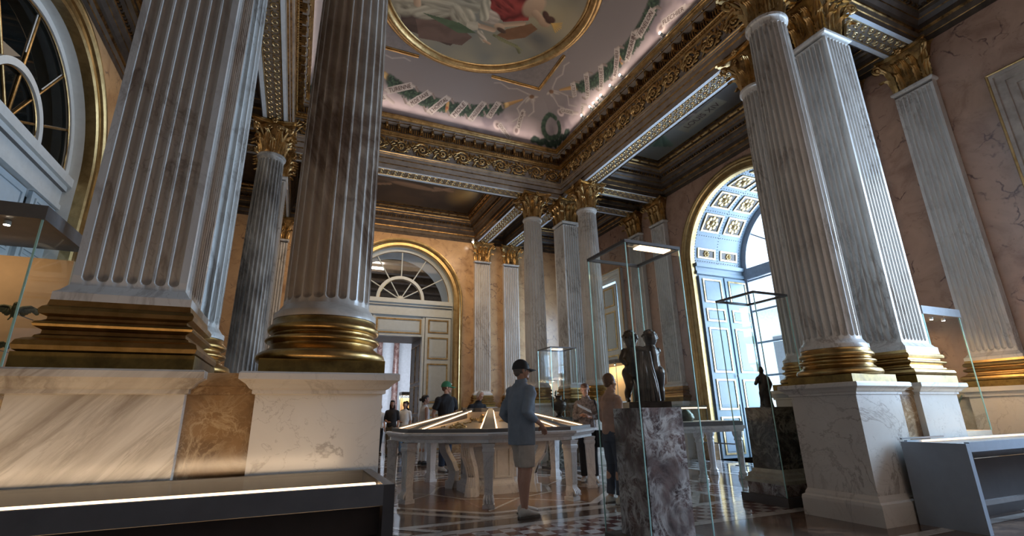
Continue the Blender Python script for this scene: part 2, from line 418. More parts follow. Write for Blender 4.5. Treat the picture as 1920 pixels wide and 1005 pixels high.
BASE_R = [(.105, 0), (.125, .012), (.132, .035), (.122, .062), (.10, .075), (.075, .082), (.07, .095), (.052, .105), (.05, .125),
          (.068, .135), (.082, .142), (.088, .155), (.080, .168), (.06, .175), (.045, .185), (.045, .2), (.058, .205), (.075, .212), (.080, .235), (.070, .252), (.055, .262)]
def base_round():
    b = MB(); b.lathe([(DB/2+o, z) for o, z in BASE_R]+[(DB/2+.05, HS-HP-.085-.0+.0)], 'gilt_base', 56); return b
def base_square(hx, hy):
    b = MB(); b.sqsweep(hx, hy, BASE_R+[(.05, HS-HP-.085)], 'gilt_base'); return b
def leaf(b, p, d, h, w, lean, curl, mat_):
    p = Vector(p); d = Vector((d[0], d[1], 0)).normalized(); sd = Vector((-d.y, d.x, 0)); nt_, nu = 9, 7; rs = []
    for i in range(nt_+1):
        t = i/nt_; up = h*min(t/.82, 1)*1.0; out = lean*t*t
        if t > .72:
            q = (t-.72)/.28; up = h*(.72/.82)+curl*.75*sin(q*pi*.85); out = lean*.52+curl*1.1*(1-cos(q*pi*.85))*.62+lean*.3*q
        wid = w*(.62+.38*sin(pi*min(1, t*1.15)))*(1-.55*max(0, t-.75)/.25)*(.78+.22*abs(cos(t*4.5*pi)))
        r = []
        for j in range(nu):
            u = j/(nu-1)*2-1
            r.append(p+d*(out+.012*cos(u*3*pi)-.028*u*u+.01)+sd*(u*wid)+Vector((0, 0, up-.02*u*u)))
        rs.append(r)
    v = [q for r in rs for q in r]; n = nu
    b.add(v, [(i*n+j, i*n+j+1, (i+1)*n+j+1, (i+1)*n+j) for i in range(nt_) for j in range(n-1)], mat_, True)
def volute(b, p, d, r, mat_, turns=1.6, th=.02, up0=.0):
    p = Vector(p); d = Vector((d[0], d[1], 0)).normalized(); pts = []; rad = []
    for i in range(22):
        t = i/21; a = -pi*.55+t*turns*2*pi; rr = r*(1-t*.86)
        pts.append(p+d*(-rr*cos(a+pi)*1.0-r*.0)+Vector((0, 0, rr*sin(a)))); rad.append(th*(1.25-.6*t))
    b.tube(pts, rad, mat_, 6)
def capital(square=False, half=False, metal='gilt'):
    b = MB(); H_ = HB-HT; g = metal
    r0 = DT/2-.01
    if square:
        hx = WP/2-.02; hy = hx if not half else .05
        b.sqsweep(hx, hy, [(0, 0), (.01, .2), (.03, .4), (.09, .58), (.1, .62)], 'gilt_dark')  # bell in darker gilt: shade between the leaves put into the colour
        pts1 = []; pts2 = []; cor = []
        for (nx, ny) in (((0, -1),) if half else ((0, -1), (1, 0), (0, 1), (-1, 0))):
            tx, ty = -ny, nx
            for q in (-.5, .5): pts1.append(((nx*hx if not half else 0)+tx*hx*q, (ny*hx if not half else -hy)+ty*hx*q, nx, ny))
            for q in (0,): pts2.append(((nx*hx if not half else 0)+tx*hx*q, (ny*hx if not half else -hy)+ty*hx*q, nx, ny))
        for sx in (-1, 1):
            for sy in ((-1,) if half else (-1, 1)):
                cor.append((sx*hx, sy*(hy if half else hx), sx*.7, sy*.7))
        for x, y, nx, ny in pts1: leaf(b, (x, y, 0), (nx, ny), .27, .085, .07, .10, g)
        for x, y, nx, ny in cor: leaf(b, (x, y, 0), (nx, ny), .27, .085, .07, .10, g); leaf(b, (x, y, .1), (nx, ny), .38, .085, .10, .12, g)
        for x, y, nx, ny in pts2+[(x, y, nx, ny) for x, y, nx, ny in pts1]: leaf(b, (x, y, .12), (nx, ny), .34, .075, .09, .11, g)
        ha = hx+.115; ya = -(hy+.15) if half else None
        for sx in (-1, 1):
            for sy in ((-1,) if half else (-1, 1)):
                c0 = Vector((sx*hx*1.05, sy*(hy+.05 if half else hx*1.05), .42)); d = Vector((sx*.7, sy*.7, 0)).normalized()
                b.tube([c0-d*.02, c0+d*.03+Vector((0, 0, .07)), c0+d*.09+Vector((0, 0, .13))], [.018, .026, .03], g)
                volute(b, c0+d*.13+Vector((0, 0, .115)), d, .085, g, 1.5, .022)
                b.ell(c0+d*.13+Vector((0, 0, .115)), (.04, 0, 0), (0, .04, 0), (0, 0, .04), g, 6, 4)
        for (nx, ny) in (((0, -1),) if half else ((0, -1), (1, 0), (0, 1), (-1, 0))):
            tx, ty = -ny, nx; y0 = (hy if half else hx)
            for q in (-1, 1):
                c = Vector((nx*(y0+.075)+tx*q*.07, ny*(y0+.075)+ty*q*.07, .54)); volute(b, c, (tx*q, ty*q), .052, g, 1.4, .014)
            f = Vector((nx*(y0+.135), ny*(y0+.135), .665))
            for k in range(6):
                a = k*pi/3; b.ell(f+Vector((tx, ty, 0))*.035*cos(a)+Vector((0, 0, .035*sin(a))), (.028, 0, 0), (0, .028, 0), (0, 0, .028), g, 6, 4)
        # abacus with hollowed sides
        out = []
        sides = ((0, -1), (1, 0), (0, 1), (-1, 0))
        for (nx, ny) in sides:
            tx, ty = -ny, nx
            for q in np.linspace(-1, 1, 9):
                e = .15-.07*(1-q*q)
                X = (hx+e) if not half else (hx+e); Yy = (hx+e) if not half else (.06+e if ny < 0 else .0)
                px = nx*(hx+e)+tx*q*(hx+.13); py = ny*(hx+e)+ty*q*(hx+.13)
                if half: py = min(py*0+(-(hy+e) if ny < 0 else (.07 if ny > 0 else -q*ny*0+(ty*q*(hy+.13)))), .07)
                out.append((px, py))
        for z0, z1, k in ((H_-.085, H_-.05, .93), (H_-.05, H_-.012, 1.0)):
            b.rings([[(x*k, y*k, z0) for x, y in out], [(x*k, y*k, z1) for x, y in out]], g, False)
        b.sqsweep(hx, hy, [(.05, H_-.02), (.05, H_)], g)
    else:
        b.lathe([(r0, 0), (r0, .1), (r0+.02, .3), (r0+.05, .48), (r0+.10, .58), (r0+.11, .62)], 'gilt_dark', 24)  # darker gilt here too, painted depth behind the leaves
        for k in range(8):
            a = k*pi/4; leaf(b, (r0*cos(a), r0*sin(a), 0), (cos(a), sin(a)), .27, .082, .08, .10, g)
            a += pi/8; leaf(b, (r0*cos(a), r0*sin(a), .08), (cos(a), sin(a)), .38, .082, .10, .12, g)
        for k in range(4):
            a = pi/4+k*pi/2; d = Vector((cos(a), sin(a), 0)); c = d*(r0+.05)+Vector((0, 0, .40))
            b.tube([c-d*.02, c+d*.04+Vector((0, 0, .08)), c+d*.11+Vector((0, 0, .15))], [.018, .026, .03], g)
            volute(b, c+d*.155+Vector((0, 0, .135)), d, .085, g, 1.5, .022)
            b.ell(c+d*.155+Vector((0, 0, .135)), (.04, 0, 0), (0, .04, 0), (0, 0, .04), g, 6, 4)
            a -= pi/4; n = Vector((cos(a), sin(a), 0)); t = Vector((-n.y, n.x, 0))
            for q in (-1, 1): volute(b, n*(r0+.10)+t*q*.07+Vector((0, 0, .54)), t*q, .052, g, 1.4, .014)
            f = n*(r0+.165)+Vector((0, 0, .665))
            for j in range(6): b.ell(f+t*.035*cos(j*pi/3)+Vector((0, 0, .035*sin(j*pi/3))), (.028, 0, 0), (0, .028, 0), (0, 0, .028), g, 6, 4)
        out = []
        for k in range(4):
            a = -pi/2+k*pi/2; n = Vector((cos(a), sin(a), 0)); t = Vector((-n.y, n.x, 0))
            for q in np.linspace(-1, 1, 9):
                p = n*(r0+.20-.075*(1-q*q))+t*q*(r0+.165); out.append((p.x, p.y))
        for z0, z1, k in ((H_-.085, H_-.05, .93), (H_-.05, H_-.012, 1.0)):
            b.rings([[(x*k, y*k, z0) for x, y in out], [(x*k, y*k, z1) for x, y in out]], g, False)
        b.lathe([(r0, H_-.02), (r0, H_)], g, 16)
    return b
def column(name, label, loc, shaftb, baseb, capb, hp):
    t = thing(name, label, 'column', loc, 0, None)
    p = MB(); p.box(-hp, hp, -hp, hp, 0, .085, 'gilt_plinth'); p.build('plinth', t)
    baseb.build('base', t, (0, 0, .085)); shaftb.build('shaft', t, (0, 0, HS-HP)); capb.build('capital', t, (0, 0, HT-HP)); return t
HPR = .40
COLS = {}
c_round = column('marble_column', 'round fluted marble column with gilded base nearest the photographer on the left', (XL+SP, YF, HP), round_shaft('shaft_marble_brown'), base_round(), capital(), .375)
c_square = column('marble_pier', 'square fluted marble pier on the left with broad gilded moulded base, nearest of the piers', (XL, YF, HP), square_shaft('shaft_marble'), base_square(WP/2, WP/2), capital(True), .405)
def shaftswap(root, b_):
    for ch in root.children:
        if ch.name.startswith('shaft'): ch.data = b_
_rg = round_shaft('shaft_marble_grey').build('shaft'); _rw = round_shaft('shaft_marble').build('shaft')
mesh_grey, mesh_white = _rg.data, _rw.data
bpy.data.objects.remove(_rg); bpy.data.objects.remove(_rw)
def col(x, y, label, me=None, src=None):
    r = dup(src or c_round, (x, y, HP), 0, label)
    if me: shaftswap(r, me)
    return r
G = 'marble columns and piers around the central square'
c_round['group'] = G; c_square['group'] = G
col(XL, YF+SP, 'round marble column half hidden behind the nearest left pier, its gilded base showing beside it', mesh_white)
col(XR-SP, YF, 'round grey fluted column nearest on the right, dark gilded ring base on a white pedestal', mesh_white)
col(XR, YF+SP, 'round column glimpsed behind the near right round column, left of it', mesh_white)
col(XR, YF, 'square fluted pier just right of the near right round column, one face bright with daylight', None, c_square)
col(XL, YB-SP, 'mottled grey round column with bright gilded capital between the two big left supports', mesh_grey)
col(XL, YB, 'square pier behind the mottled grey column, far left group', None, c_square)
col(XL+SP, YB, 'far round column hidden mostly behind the nearest left round column', mesh_white)
col(XR-SP, YB, 'slim looking round column of the far cluster, leftmost of its three', mesh_white)
col(XR, YB, 'square fluted pier in the middle of the far cluster of three', None, c_square)
col(XR, YB-SP, 'round column of the far cluster, rightmost, behind the tall glass showcase', mesh_white)

# pilasters on the walls: thing at the wall face, front towards local -y
pil = thing('marble_pilaster', 'white fluted pilaster beside the doorway arch on the back wall, nearer the arch', 'pilaster', (XR-SP, WY1-.01, HP), 0, 'pilasters against the walls')
b = MB(); b.box(-.385, .385, -.26, 0, 0, .085, 'gilt_plinth'); b.build('plinth', pil)
b = MB(); b.sqsweep(WL/2, .07, BASE_R+[(.05, HS-HP-.085)], 'gilt_base'); b.build('base', pil, (0, -.07, .085))
square_shaft('shaft_marble', .14, w=WL).build('shaft', pil, (0, -.07, HS-HP)); capital(True, True).build('capital', pil, (0, -.07, HT-HP))
dup(pil, (XR, WY1-.01, HP), 0, 'white fluted pilaster on the back wall, right one of the lit pair beside the doorway')
dup(pil, (XL, WY1-.01, HP), 0, 'back wall pilaster in the far left corner behind the mottled column')
dup(pil, (XL+SP, WY1-.01, HP), 0, 'back wall pilaster just left of the doorway arch, behind the big left column')
dup(pil, (WX1-.01, YB-SP, HP), -pi/2, 'pilaster seen through the tall glass showcase, next to the gilded window arch')
dup(pil, (WX1-.01, YB, HP), -pi/2, 'right wall pilaster beyond the glass showcase, the farther of two')
dup(pil, (WX1-.01, YF, HP), -pi/2, 'big grey fluted pilaster on the pink wall at the right edge')
dup(pil, (WX1-.01, YF+SP, HP), -pi/2, 'right wall pilaster mostly hidden behind the near square pier')
dup(pil, (WX0+.01, YB-SP, HP), pi/2, 'left wall pilaster nearest the gilded fanlight arch')
dup(pil, (WX0+.01, YB, HP), pi/2, 'left wall pilaster farther from the gilded fanlight arch')

# ------------------------------------------------------------------ pedestals
PED = [(-.0, .0)]
def pedestal_mb(mat_, h=.37):
    body = MB(); body.box(-h, h, -h, h, .27, 1.235, mat_)
    foot = MB(); foot.sqsweep(h, h, [(.05, 0), (.05, .17), (.045, .20), (.022, .215), (.018, .235), (.0, .27)], mat_)
    corn = MB(); corn.sqsweep(h, h, [(0, 1.235), (.018, 1.24), (.018, 1.262), (.035, 1.27), (.055, 1.295), (.085, 1.315), (.092, 1.32), (.092, 1.355), (.085, 1.365)], mat_)
    return body, foot, corn
def pedestal(x, y, label, mat_='pedestal_marble', h=.37):
    t = thing('marble_pedestal', label, 'pedestal', (x, y, 0), 0, 'marble pedestals under the columns')
    bo, fo, co = pedestal_mb(mat_, h); bo.build('body', t); fo.build('foot', t); co.build('cornice', t); return t
pA = pedestal(XL+SP, YF, 'marble pedestal under the nearest left round column, crack-like veins, right of the brown stone')
pB = pedestal(XL, YF, 'wide marble pedestal with slanting streaks under the nearest left pier', 'streaked_marble', .385)
for x, y, l in ((XL, YF+SP, 'pedestal hidden behind the streaked left pedestal'), (XR-SP, YF, 'white marble pedestal at right in front, lit on one side, beside the grey desk case'),
                (XR, YF, 'pale pedestal under the near right square pier, behind the grey desk case'), (XR, YF+SP, 'pedestal behind the near right white pedestal'),
                (XL, YB-SP, 'pedestal of the mottled column, behind the left pedestals'), (XL, YB, 'pedestal of the far left pier'), (XL+SP, YB, 'far left pedestal nearest the doorway'),
                (XR-SP, YB, 'far pedestal behind the man and the octagonal table, leftmost of three'), (XR, YB, 'far pedestal behind the dark vase, middle of three'), (XR, YB-SP, 'pale blue lit far pedestal behind the woman with the leaflet')):
    dup(pA, (x, y, 0), 0, l)
def infill(x, y, rz, label):
    o = thing('stone_infill', label, 'stone block', (x, y, 0), rz, 'brown stone blocks between pedestals'); w = (SP-.74)/2-.002
    b = MB(); b.box(-w, w, -.31, .31, 0, 1.235, 'brown_marble'); b.build('panel', o)
    b = MB(); b.box(-w, w, -.33, .33, 1.2355, 1.285, 'brown_marble'); b.box(-w+.06, w-.06, -.36, .36, 1.2855, 1.36, 'brown_marble'); b.build('moulding', o); return o
infill(XL+SP/2+.006, YF, 0, 'brown veined marble block between the two nearest left pedestals')
for x, y, rz, l in ((XR-SP/2, YF, 0, 'brown stone strip between the near right pedestals'), (XR-SP/2, YB, 0, 'brown stone strip between the far pedestals'), (XR, YB-SP/2, pi/2, 'brown stone strip in the far cluster facing the centre'),
                    (XL, YB-SP/2, pi/2, 'brown stone strip in the far left cluster'), (XL+SP/2, YB, 0, 'brown stone strip of the far left cluster by the doorway'), (XL, YF+SP/2, pi/2, 'brown stone strip behind the nearest left pier'), (XR, YF+SP/2, pi/2, 'brown stone strip behind the near right round column')):
    infill(x, y, rz, l)

# ------------------------------------------------------------------ entablature of the central square
def P4(side, s, z, d):            # s along the side, d = towards the centre measured from the frieze line
    h = HALF-.235-d
    return {'b': (CX+s, CY+h, z), 'r': (CX+h, CY-s, z), 'f': (CX-s, CY-h, z), 'l': (CX-h, CY+s, z)}[side]
def ring_prof(b, x0, x1, y0, y1, prof):    # prof: list of (inset, z, material of the strip that ends here)
    for (i0, z0, _), (i1, z1, m_) in zip(prof[:-1], prof[1:]):
        A = [(x0+i0, y0+i0, z0), (x1-i0, y0+i0, z0), (x1-i0, y1-i0, z0), (x0+i0, y1-i0, z0)]
        B = [(x0+i1, y0+i1, z1), (x1-i1, y0+i1, z1), (x1-i1, y1-i1, z1), (x0+i1, y1-i1, z1)]
        for k in range(4): b.quad(A[k], A[(k+1) % 4], B[(k+1) % 4], B[k], m_)
IN = HALF-.235
b = MB()
PR = [(0, HB-.004, 0), (0, 7.21, 'taupe'), (.012, 7.215, 'gilt_dark'), (.030, 7.225, 'gilt_dark'), (.03, 7.35, 'taupe'), (.04, 7.355, 'gilt_dark'), (.06, 7.365, 'gilt_dark'), (.06, 7.45, 'taupe'), (.07, 7.46, 'gilt_dark'), (.085, 7.485, 'taupe'), (.10, 7.50, 'gilt'), (.10, 7.525, 'taupe'), (.02, 7.53, 'taupe'),
      (.02, 7.99, 'taupe'), (.045, 8.0, 'gilt'), (.055, 8.03, 'gilt'), (.075, 8.035, 'gilt_dark'), (.085, 8.08, 'gilt'), (.105, 8.09, 'gilt'), (.105, 8.10, 'gilt_dark'), (.105, 8.29, 'taupe_dark'), (.235, 8.295, 'taupe'), (.235, 8.325, 'gilt_dark'), (.25, 8.33, 'taupe'),
      (.25, 8.375, 'taupe'), (.27, 8.38, 'gilt'), (.285, 8.41, 'gilt'), (.30, 8.42, 'gilt_dark'), (.315, 8.455, 'gilt'), (.325, 8.46, 'gilt'), (.325, 8.475, 'gilt'), (.27, 8.48, 'taupe')]
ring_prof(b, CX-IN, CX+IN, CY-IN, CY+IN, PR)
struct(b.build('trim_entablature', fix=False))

def frieze_unit(b, Q, s0, L, flip):
    # scrolling acanthus relief; Q(s, z, d) maps to the wall
    g = 'gilt'; zc = 7.76; f = -1 if flip else 1
    pts = []; rad = []
    for i in range(26):
        t = i/25; a = -pi*.8+t*3.3*pi; r = .19*(1-t*.82)
        pts.append(Q(s0+L*.5+r*cos(a), zc+f*r*sin(a), .045)); rad.append(.034-.016*t)
    b.tube(pts, rad, g, 6)
    p2 = [Q(s0+L*(.02+.3*t), zc-f*(.19-.36*t*t*0-.10*sin(t*pi)), .04) for t in np.linspace(0, 1, 7)]; b.tube(p2, .02, g, 5)
    for k in range(7):
        a = k*2*pi/7; c = (s0+L*.5+.05*cos(a), zc+.05*sin(a))
        b.ell(Q(c[0], c[1], .05), Vector(Q(c[0]+.03, c[1], .05))-Vector(Q(c[0], c[1], .05)), Vector(Q(c[0], c[1]+.025, .05))-Vector(Q(c[0], c[1], .05)), Vector(Q(c[0], c[1], .08))-Vector(Q(c[0], c[1], .05)), g, 8, 5)
    for k in range(12):
        a = 2*pi*k/12+.3; r0 = .19; r1 = .10+.03*(k % 2)
        x, z = s0+L*.5+r0*cos(a), zc+r0*.95*sin(a)
        if abs(z-zc) > .17: z = zc+.17*(1 if z > zc else -1)
        o = Vector(Q(x, z, .035)); ax = (Vector(Q(x+.07*cos(a+.7), z+.07*sin(a+.7), .035))-o); ay = (Vector(Q(x-.027*sin(a+.7), z+.027*cos(a+.7), .035))-o); az = Vector(Q(x, z, .07))-o
        b.ell(o, ax, ay, az, g, 8, 5)
    # upright palmette / winged motif between scrolls
    for k in range(7):
        a = pi/2+(k-3)*.40; rr = .25 if k % 2 == 0 else .20; o = Vector(Q(s0+.5*rr*cos(a), zc-.10+.9*rr*sin(a), .04))
        ax = Vector(Q(s0+rr*cos(a), zc-.10+1.4*rr*sin(a), .04))-o; ax = ax*.8
        ay = Vector(Q(s0+.5*rr*cos(a)-.022*sin(a), zc-.10+.9*rr*sin(a)+.022*cos(a), .04))-o
        b.ell(o, ax, ay, Vector(Q(s0+.5*rr*cos(a), zc-.10+.9*rr*sin(a), .075))-o, g, 8, 5)
for side, nm in (('b', 'back'), ('r', 'right'), ('l', 'left')):
    b = MB(); n = 13; L = 2*(IN-.05)/n
    for k in range(n):
        s0 = -IN+.05+k*L; fr = lambda s, z, d: P4(side, s, z, d)
        frieze_unit(b, fr, s0+.04, L, k % 2)
    struct(b.build('trim_frieze_'+nm, fix=False))
    b = MB()
    nn = 24; st = 2*(IN-.12)/nn
    for k in range(nn+1):
        s = -IN+.12+k*st
        def bx(s, w, z0, z1, d0, d1, m_):
            b.rings([[P4(side, s-w, z, d0), P4(side, s+w, z, d0), P4(side, s+w, z, d1), P4(side, s-w, z, d1)] for z in (z0, z1)], m_, False)
        bx(s, .03, 8.13, 8.29, .1, .22, 'gilt_dark')
        b.ell(P4(side, s, 8.20, .21), (.03, 0, 0), (0, .03, 0), (0, 0, .045), 'gilt', 6, 4)
        b.ell(P4(side, s, 8.31, .262), (.022, 0, 0), (0, .022, 0), (0, 0, .022), 'gilt_bright', 6, 4)
        if k < nn:
            for j in range(1, 5): bx(s+st*j/5, .014, 8.11, 8.23+.02*(j % 2), .1, .145, 'gilt_dark')
    nn = 110; st = 2*(IN-.1)/nn
    for k in range(nn):
        s = -IN+.1+(k+.5)*st; b.ell(P4(side, s, 8.055, .088), (.013, 0, 0), (0, .013, 0), (0, 0, .02), 'gilt', 5, 3)
    struct(b.build('trim_modillions_'+nm, fix=False))

# soffit: pale border, dark field, gilded scroll
def soffit(name, ax, c, u0, u1, w=.235):
    b = MB()
    def Q(u, v, z): return (u, c+v, z) if ax == 'x' else (c+v, u, z)
    def bar(v0, v1, z0, z1, m_): b.rings([[Q(u0, v0, z), Q(u1, v0, z), Q(u1, v1, z), Q(u0, v1, z)] for z in (z0, z1)], m_, False)
    bar(-w+.012, w-.012, HB+.03, 8.05, 'taupe'); bar(-w+.003, -w+.075, HB, HB+.03, 'soffit_white'); bar(w-.075, w-.003, HB, HB+.03, 'soffit_white'); bar(-w+.075, w-.075, HB+.02, HB+.0299, 'soffit_ground')
    n = max(3, int((u1-u0)/.17)); L = (u1-u0)/n; hw = w-.09
    for sv in (-1, 1):
        bd = [Q(u0+.02, sv*hw, HB+.012), Q(u1-.02, sv*hw, HB+.012)]; b.tube(bd, .008, 'gilt_bright', 4)
        for k in range(n):
            uc = u0+(k+.5)*L; pts = []
            for i in range(11):
                t = i/10; a = pi*.9*sv*(-1)**k+t*2.4*pi; r = min(.062, L*.42)*(1-.7*t)
                pts.append(Q(uc+r*cos(a), sv*hw*.5+r*sin(a)*.95, HB+.012))
            b.tube(pts, .0095, 'gilt_bright', 4, caps=False)
            b.ell(Q(uc+L*.5, sv*hw*.82, HB+.012), (.018, 0, 0), (0, .018, 0), (0, 0, .01), 'gilt_bright', 5, 3)
            b.ell(Q(uc+L*.5, sv*hw*.18, HB+.012), (.02, 0, 0), (0, .02, 0), (0, 0, .01), 'gilt_bright', 5, 3)
    struct(b.build(name, fix=False))
H2 = .235
soffit('trim_beam_back', 'x', YB, XL+H2, XR-H2); soffit('trim_beam_right', 'y', XR, YF+H2, YB-H2); soffit('trim_beam_left', 'y', XL, YF+H2, YB-H2); soffit('trim_beam_front', 'x', YF, XL+H2, XR-H2)
b = MB()
for x in (XL, XR):
    for y in (YF, YB): b.box(x-H2+.004, x+H2-.004, y-H2+.004, y+H2-.004, HB+.001, 8.05, 'taupe')
struct(b.build('trim_beam_corners'))
for nm, x in (('a', XL), ('b', XL+SP), ('c', XR-SP), ('d', XR)): soffit('trim_crossbeam_back_'+nm, 'y', x, YB+H2, WY1-.12)
for nm, y in (('a', YF), ('b', YF+SP), ('c', YB-SP), ('d', YB)):
    soffit('trim_crossbeam_right_'+nm, 'x', y, XR+H2, WX1-.12)
    soffit('trim_crossbeam_left_'+nm, 'x', y, WX0+.12, XL-H2)
for nm, x in (('a', XL), ('d', XR)): soffit('trim_crossbeam_front_'+nm, 'y', x, WY0+.05, YF-H2)

# coffers over the aisles
CZ = 8.02
def coffer(name, x0, x1, y0, y1, paint=None):
    b = MB(); k = min(1, (min(x1-x0, y1-y0)-.16)/2/.44)
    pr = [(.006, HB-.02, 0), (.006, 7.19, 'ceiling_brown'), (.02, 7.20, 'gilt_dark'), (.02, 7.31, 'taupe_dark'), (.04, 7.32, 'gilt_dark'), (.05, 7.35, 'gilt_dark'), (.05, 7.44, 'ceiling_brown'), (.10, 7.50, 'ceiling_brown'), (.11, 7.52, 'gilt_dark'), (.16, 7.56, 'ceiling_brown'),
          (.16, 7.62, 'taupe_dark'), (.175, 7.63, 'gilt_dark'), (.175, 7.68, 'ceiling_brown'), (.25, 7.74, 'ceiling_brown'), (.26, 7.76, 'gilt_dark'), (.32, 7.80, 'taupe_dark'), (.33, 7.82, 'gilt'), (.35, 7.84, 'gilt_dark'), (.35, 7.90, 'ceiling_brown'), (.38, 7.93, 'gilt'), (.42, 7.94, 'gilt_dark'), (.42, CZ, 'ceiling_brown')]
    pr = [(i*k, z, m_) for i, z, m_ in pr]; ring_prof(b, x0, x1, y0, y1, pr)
    e = .42*k; b.quad((x0+e, y0+e, CZ), (x1-e, y0+e, CZ), (x1-e, y1-e, CZ), (x0+e, y1-e, CZ), 'ceiling_brown')
    # dentils and rosettes
    if k == 1:
        for (a0, a1, c, nx, ny) in ((x0, x1, y0, 0, 1), (x0, x1, y1, 0, -1), (y0, y1, x0, 1, 0), (y0, y1, x1, -1, 0)):
            n = int((a1-a0)/.075)
            for i in range(2, n-2):
                u = a0+(i+.5)*(a1-a0)/n; p = (u, c) if nx == 0 else (c, u)
                cx_, cy_ = p[0]+nx*.19, p[1]+ny*.19; b.box(cx_-.02, cx_+.02, cy_-.02, cy_+.02, 7.635, 7.69, 'ceiling_brown' if i % 2 else 'gilt_dark')
                if i % 4 == 0:
                    cx_, cy_ = p[0]+nx*.37, p[1]+ny*.37; b.ell((cx_, cy_, 7.9), (.03, 0, 0), (0, .03, 0), (0, 0, .03), 'gilt_dark', 6, 4)
    struct(b.build('ceiling_coffer_'+name, fix=False)); return (x0+e, x1-e, y0+e, y1-e)
xb = [WX0, XL-H2, XL+H2, XL+SP-H2, XL+SP+H2, XR-SP-H2, XR-SP+H2, XR-H2, XR+H2, WX1]
yb = [WY0, YF-H2, YF+H2, YF+SP-H2, YF+SP+H2, YB-SP-H2, YB-SP+H2, YB-H2, YB+H2, WY1]
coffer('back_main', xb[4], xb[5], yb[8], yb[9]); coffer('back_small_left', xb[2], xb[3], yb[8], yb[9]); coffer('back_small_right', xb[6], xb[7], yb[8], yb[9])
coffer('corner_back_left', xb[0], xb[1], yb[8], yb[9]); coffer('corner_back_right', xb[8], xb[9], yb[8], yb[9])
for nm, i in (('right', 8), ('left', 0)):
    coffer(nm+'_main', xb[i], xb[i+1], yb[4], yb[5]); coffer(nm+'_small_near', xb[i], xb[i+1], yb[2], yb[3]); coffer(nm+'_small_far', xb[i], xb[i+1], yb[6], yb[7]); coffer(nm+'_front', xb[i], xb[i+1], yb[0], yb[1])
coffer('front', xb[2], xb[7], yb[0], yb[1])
# ------------------------------------------------------------------ painted vault
CB, CT, CR = 3.36, 2.38, .98
def cove_pt(side, s, v, off=0):
    t = v*pi/2; h = CB-CR*(1-cos(t)); z = 8.45+1.15*sin(t)
    h -= off*cos(t*.9); z -= off*sin(t*.9)
    return {'b': (CX+s, CY+h, z), 'r': (CX+h, CY-s, z), 'f': (CX-s, CY-h, z), 'l': (CX-h, CY+s, z)}[side]
def vnoise(x, y, sc, seed=0):
    # smooth value noise
    r = np.random.RandomState(seed).rand(64, 64); X = x*sc; Y = y*sc
    xi = np.floor(X).astype(int); yi = np.floor(Y).astype(int); fx = X-xi; fy = Y-yi
    fx = fx*fx*(3-2*fx); fy = fy*fy*(3-2*fy); g = lambda a, b_: r[a % 64, b_ % 64]
    return (g(xi, yi)*(1-fx)+g(xi+1, yi)*fx)*(1-fy)+(g(xi, yi+1)*(1-fx)+g(xi+1, yi+1)*fx)*fy
def fbm(x, y, sc, seed=0): return (vnoise(x, y, sc, seed)*.5+vnoise(x, y, sc*2.1, seed+1)*.3+vnoise(x, y, sc*4.3, seed+2)*.2)
class Canvas:
    def __init__(s, x, y, c): s.x = x; s.y = y; s.c = np.tile(np.array(c, float), (len(x), 1))
    def lay(s, a, col):
        a = np.clip(a, 0, 1)[:, None]; col = np.array(col, float); s.c = s.c*(1-a)+(col if col.ndim == 2 else col[None])*a
    def ell(s, cx, cy, rx, ry, ang, col, soft=.15, amt=1, fold=0, seed=3):
        ca, sa = cos(ang), sin(ang); dx = s.x-cx; dy = s.y-cy; u = (dx*ca+dy*sa)/rx; w = (-dx*sa+dy*ca)/ry
        d = np.sqrt(u*u+w*w); a = np.clip((1-d)/soft, 0, 1)*amt; c = np.tile(np.array(col, float), (len(s.x), 1))
        if fold:
            n = fbm(u*1.2+seed, w*3.5, 1.3, seed); sh = 1+fold*(np.sin(w*9+u*2.5+n*5)*.5+(n-.5))
            c = c*sh[:, None]
        c = c*(1-.3*np.clip(w, -1, 1))[:, None]
        s.lay(a, c)
    def cap(s, p, q, r, col, soft=.25, amt=1, r2=None, fold=0):
        px, py = p; qx, qy = q; dx, dy = qx-px, qy-py; L = dx*dx+dy*dy+1e-9
        t = np.clip(((s.x-px)*dx+(s.y-py)*dy)/L, 0, 1); rr = r+((r2 if r2 is not None else r)-r)*t
        ddx = s.x-px-t*dx; ddy = s.y-py-t*dy; d = np.sqrt(ddx**2+ddy**2)/rr
        side = (ddx*-dy+ddy*dx)/sqrt(L)/rr
        c = np.tile(np.array(col, float), (len(s.x), 1))*(1-.35*np.clip(side, -1, 1))[:, None]
        if fold: c = c*(1+fold*np.sin(side*5+t*6))[:, None]
        s.lay(np.clip((1-d)/soft, 0, 1)*amt, c)
    def path(s, pts, r, col, **k):
        for p, q in zip(pts[:-1], pts[1:]): s.cap(p, q, r, col, **k)
    def pol(s, pts, col, fold=0, soft=.02):
        inside = np.zeros(len(s.x), bool); n = len(pts)
        for i in range(n):
            x1, y1 = pts[i]; x2, y2 = pts[(i+1) % n]
            c = ((y1 > s.y) != (y2 > s.y)) & (s.x < (x2-x1)*(s.y-y1)/((y2-y1) if y2 != y1 else 1e-9)+x1); inside ^= c
        cc = np.tile(np.array(col, float), (len(s.x), 1))
        if fold:
            n_ = fbm(s.x, s.y, 2.2, 5); cc = cc*(1+fold*np.sin((s.x*3+s.y*8)*1.6+n_*8)+fold*(n_-.5))[:, None]
        s.lay(inside*1.0, cc)
def vcol_mat(name, rough=.75):
    m, nt, b = new_mat(name); a = nd(nt, 'ShaderNodeVertexColor', layer_name='paint'); nt.links.new(a.outputs[0], b.inputs['Base Color'])
    b.inputs['Roughness'].default_value = rough; b.inputs['Specular IOR Level'].default_value = .25
vcol_mat('fresco', .8); vcol_mat('varnished_painting', .32)
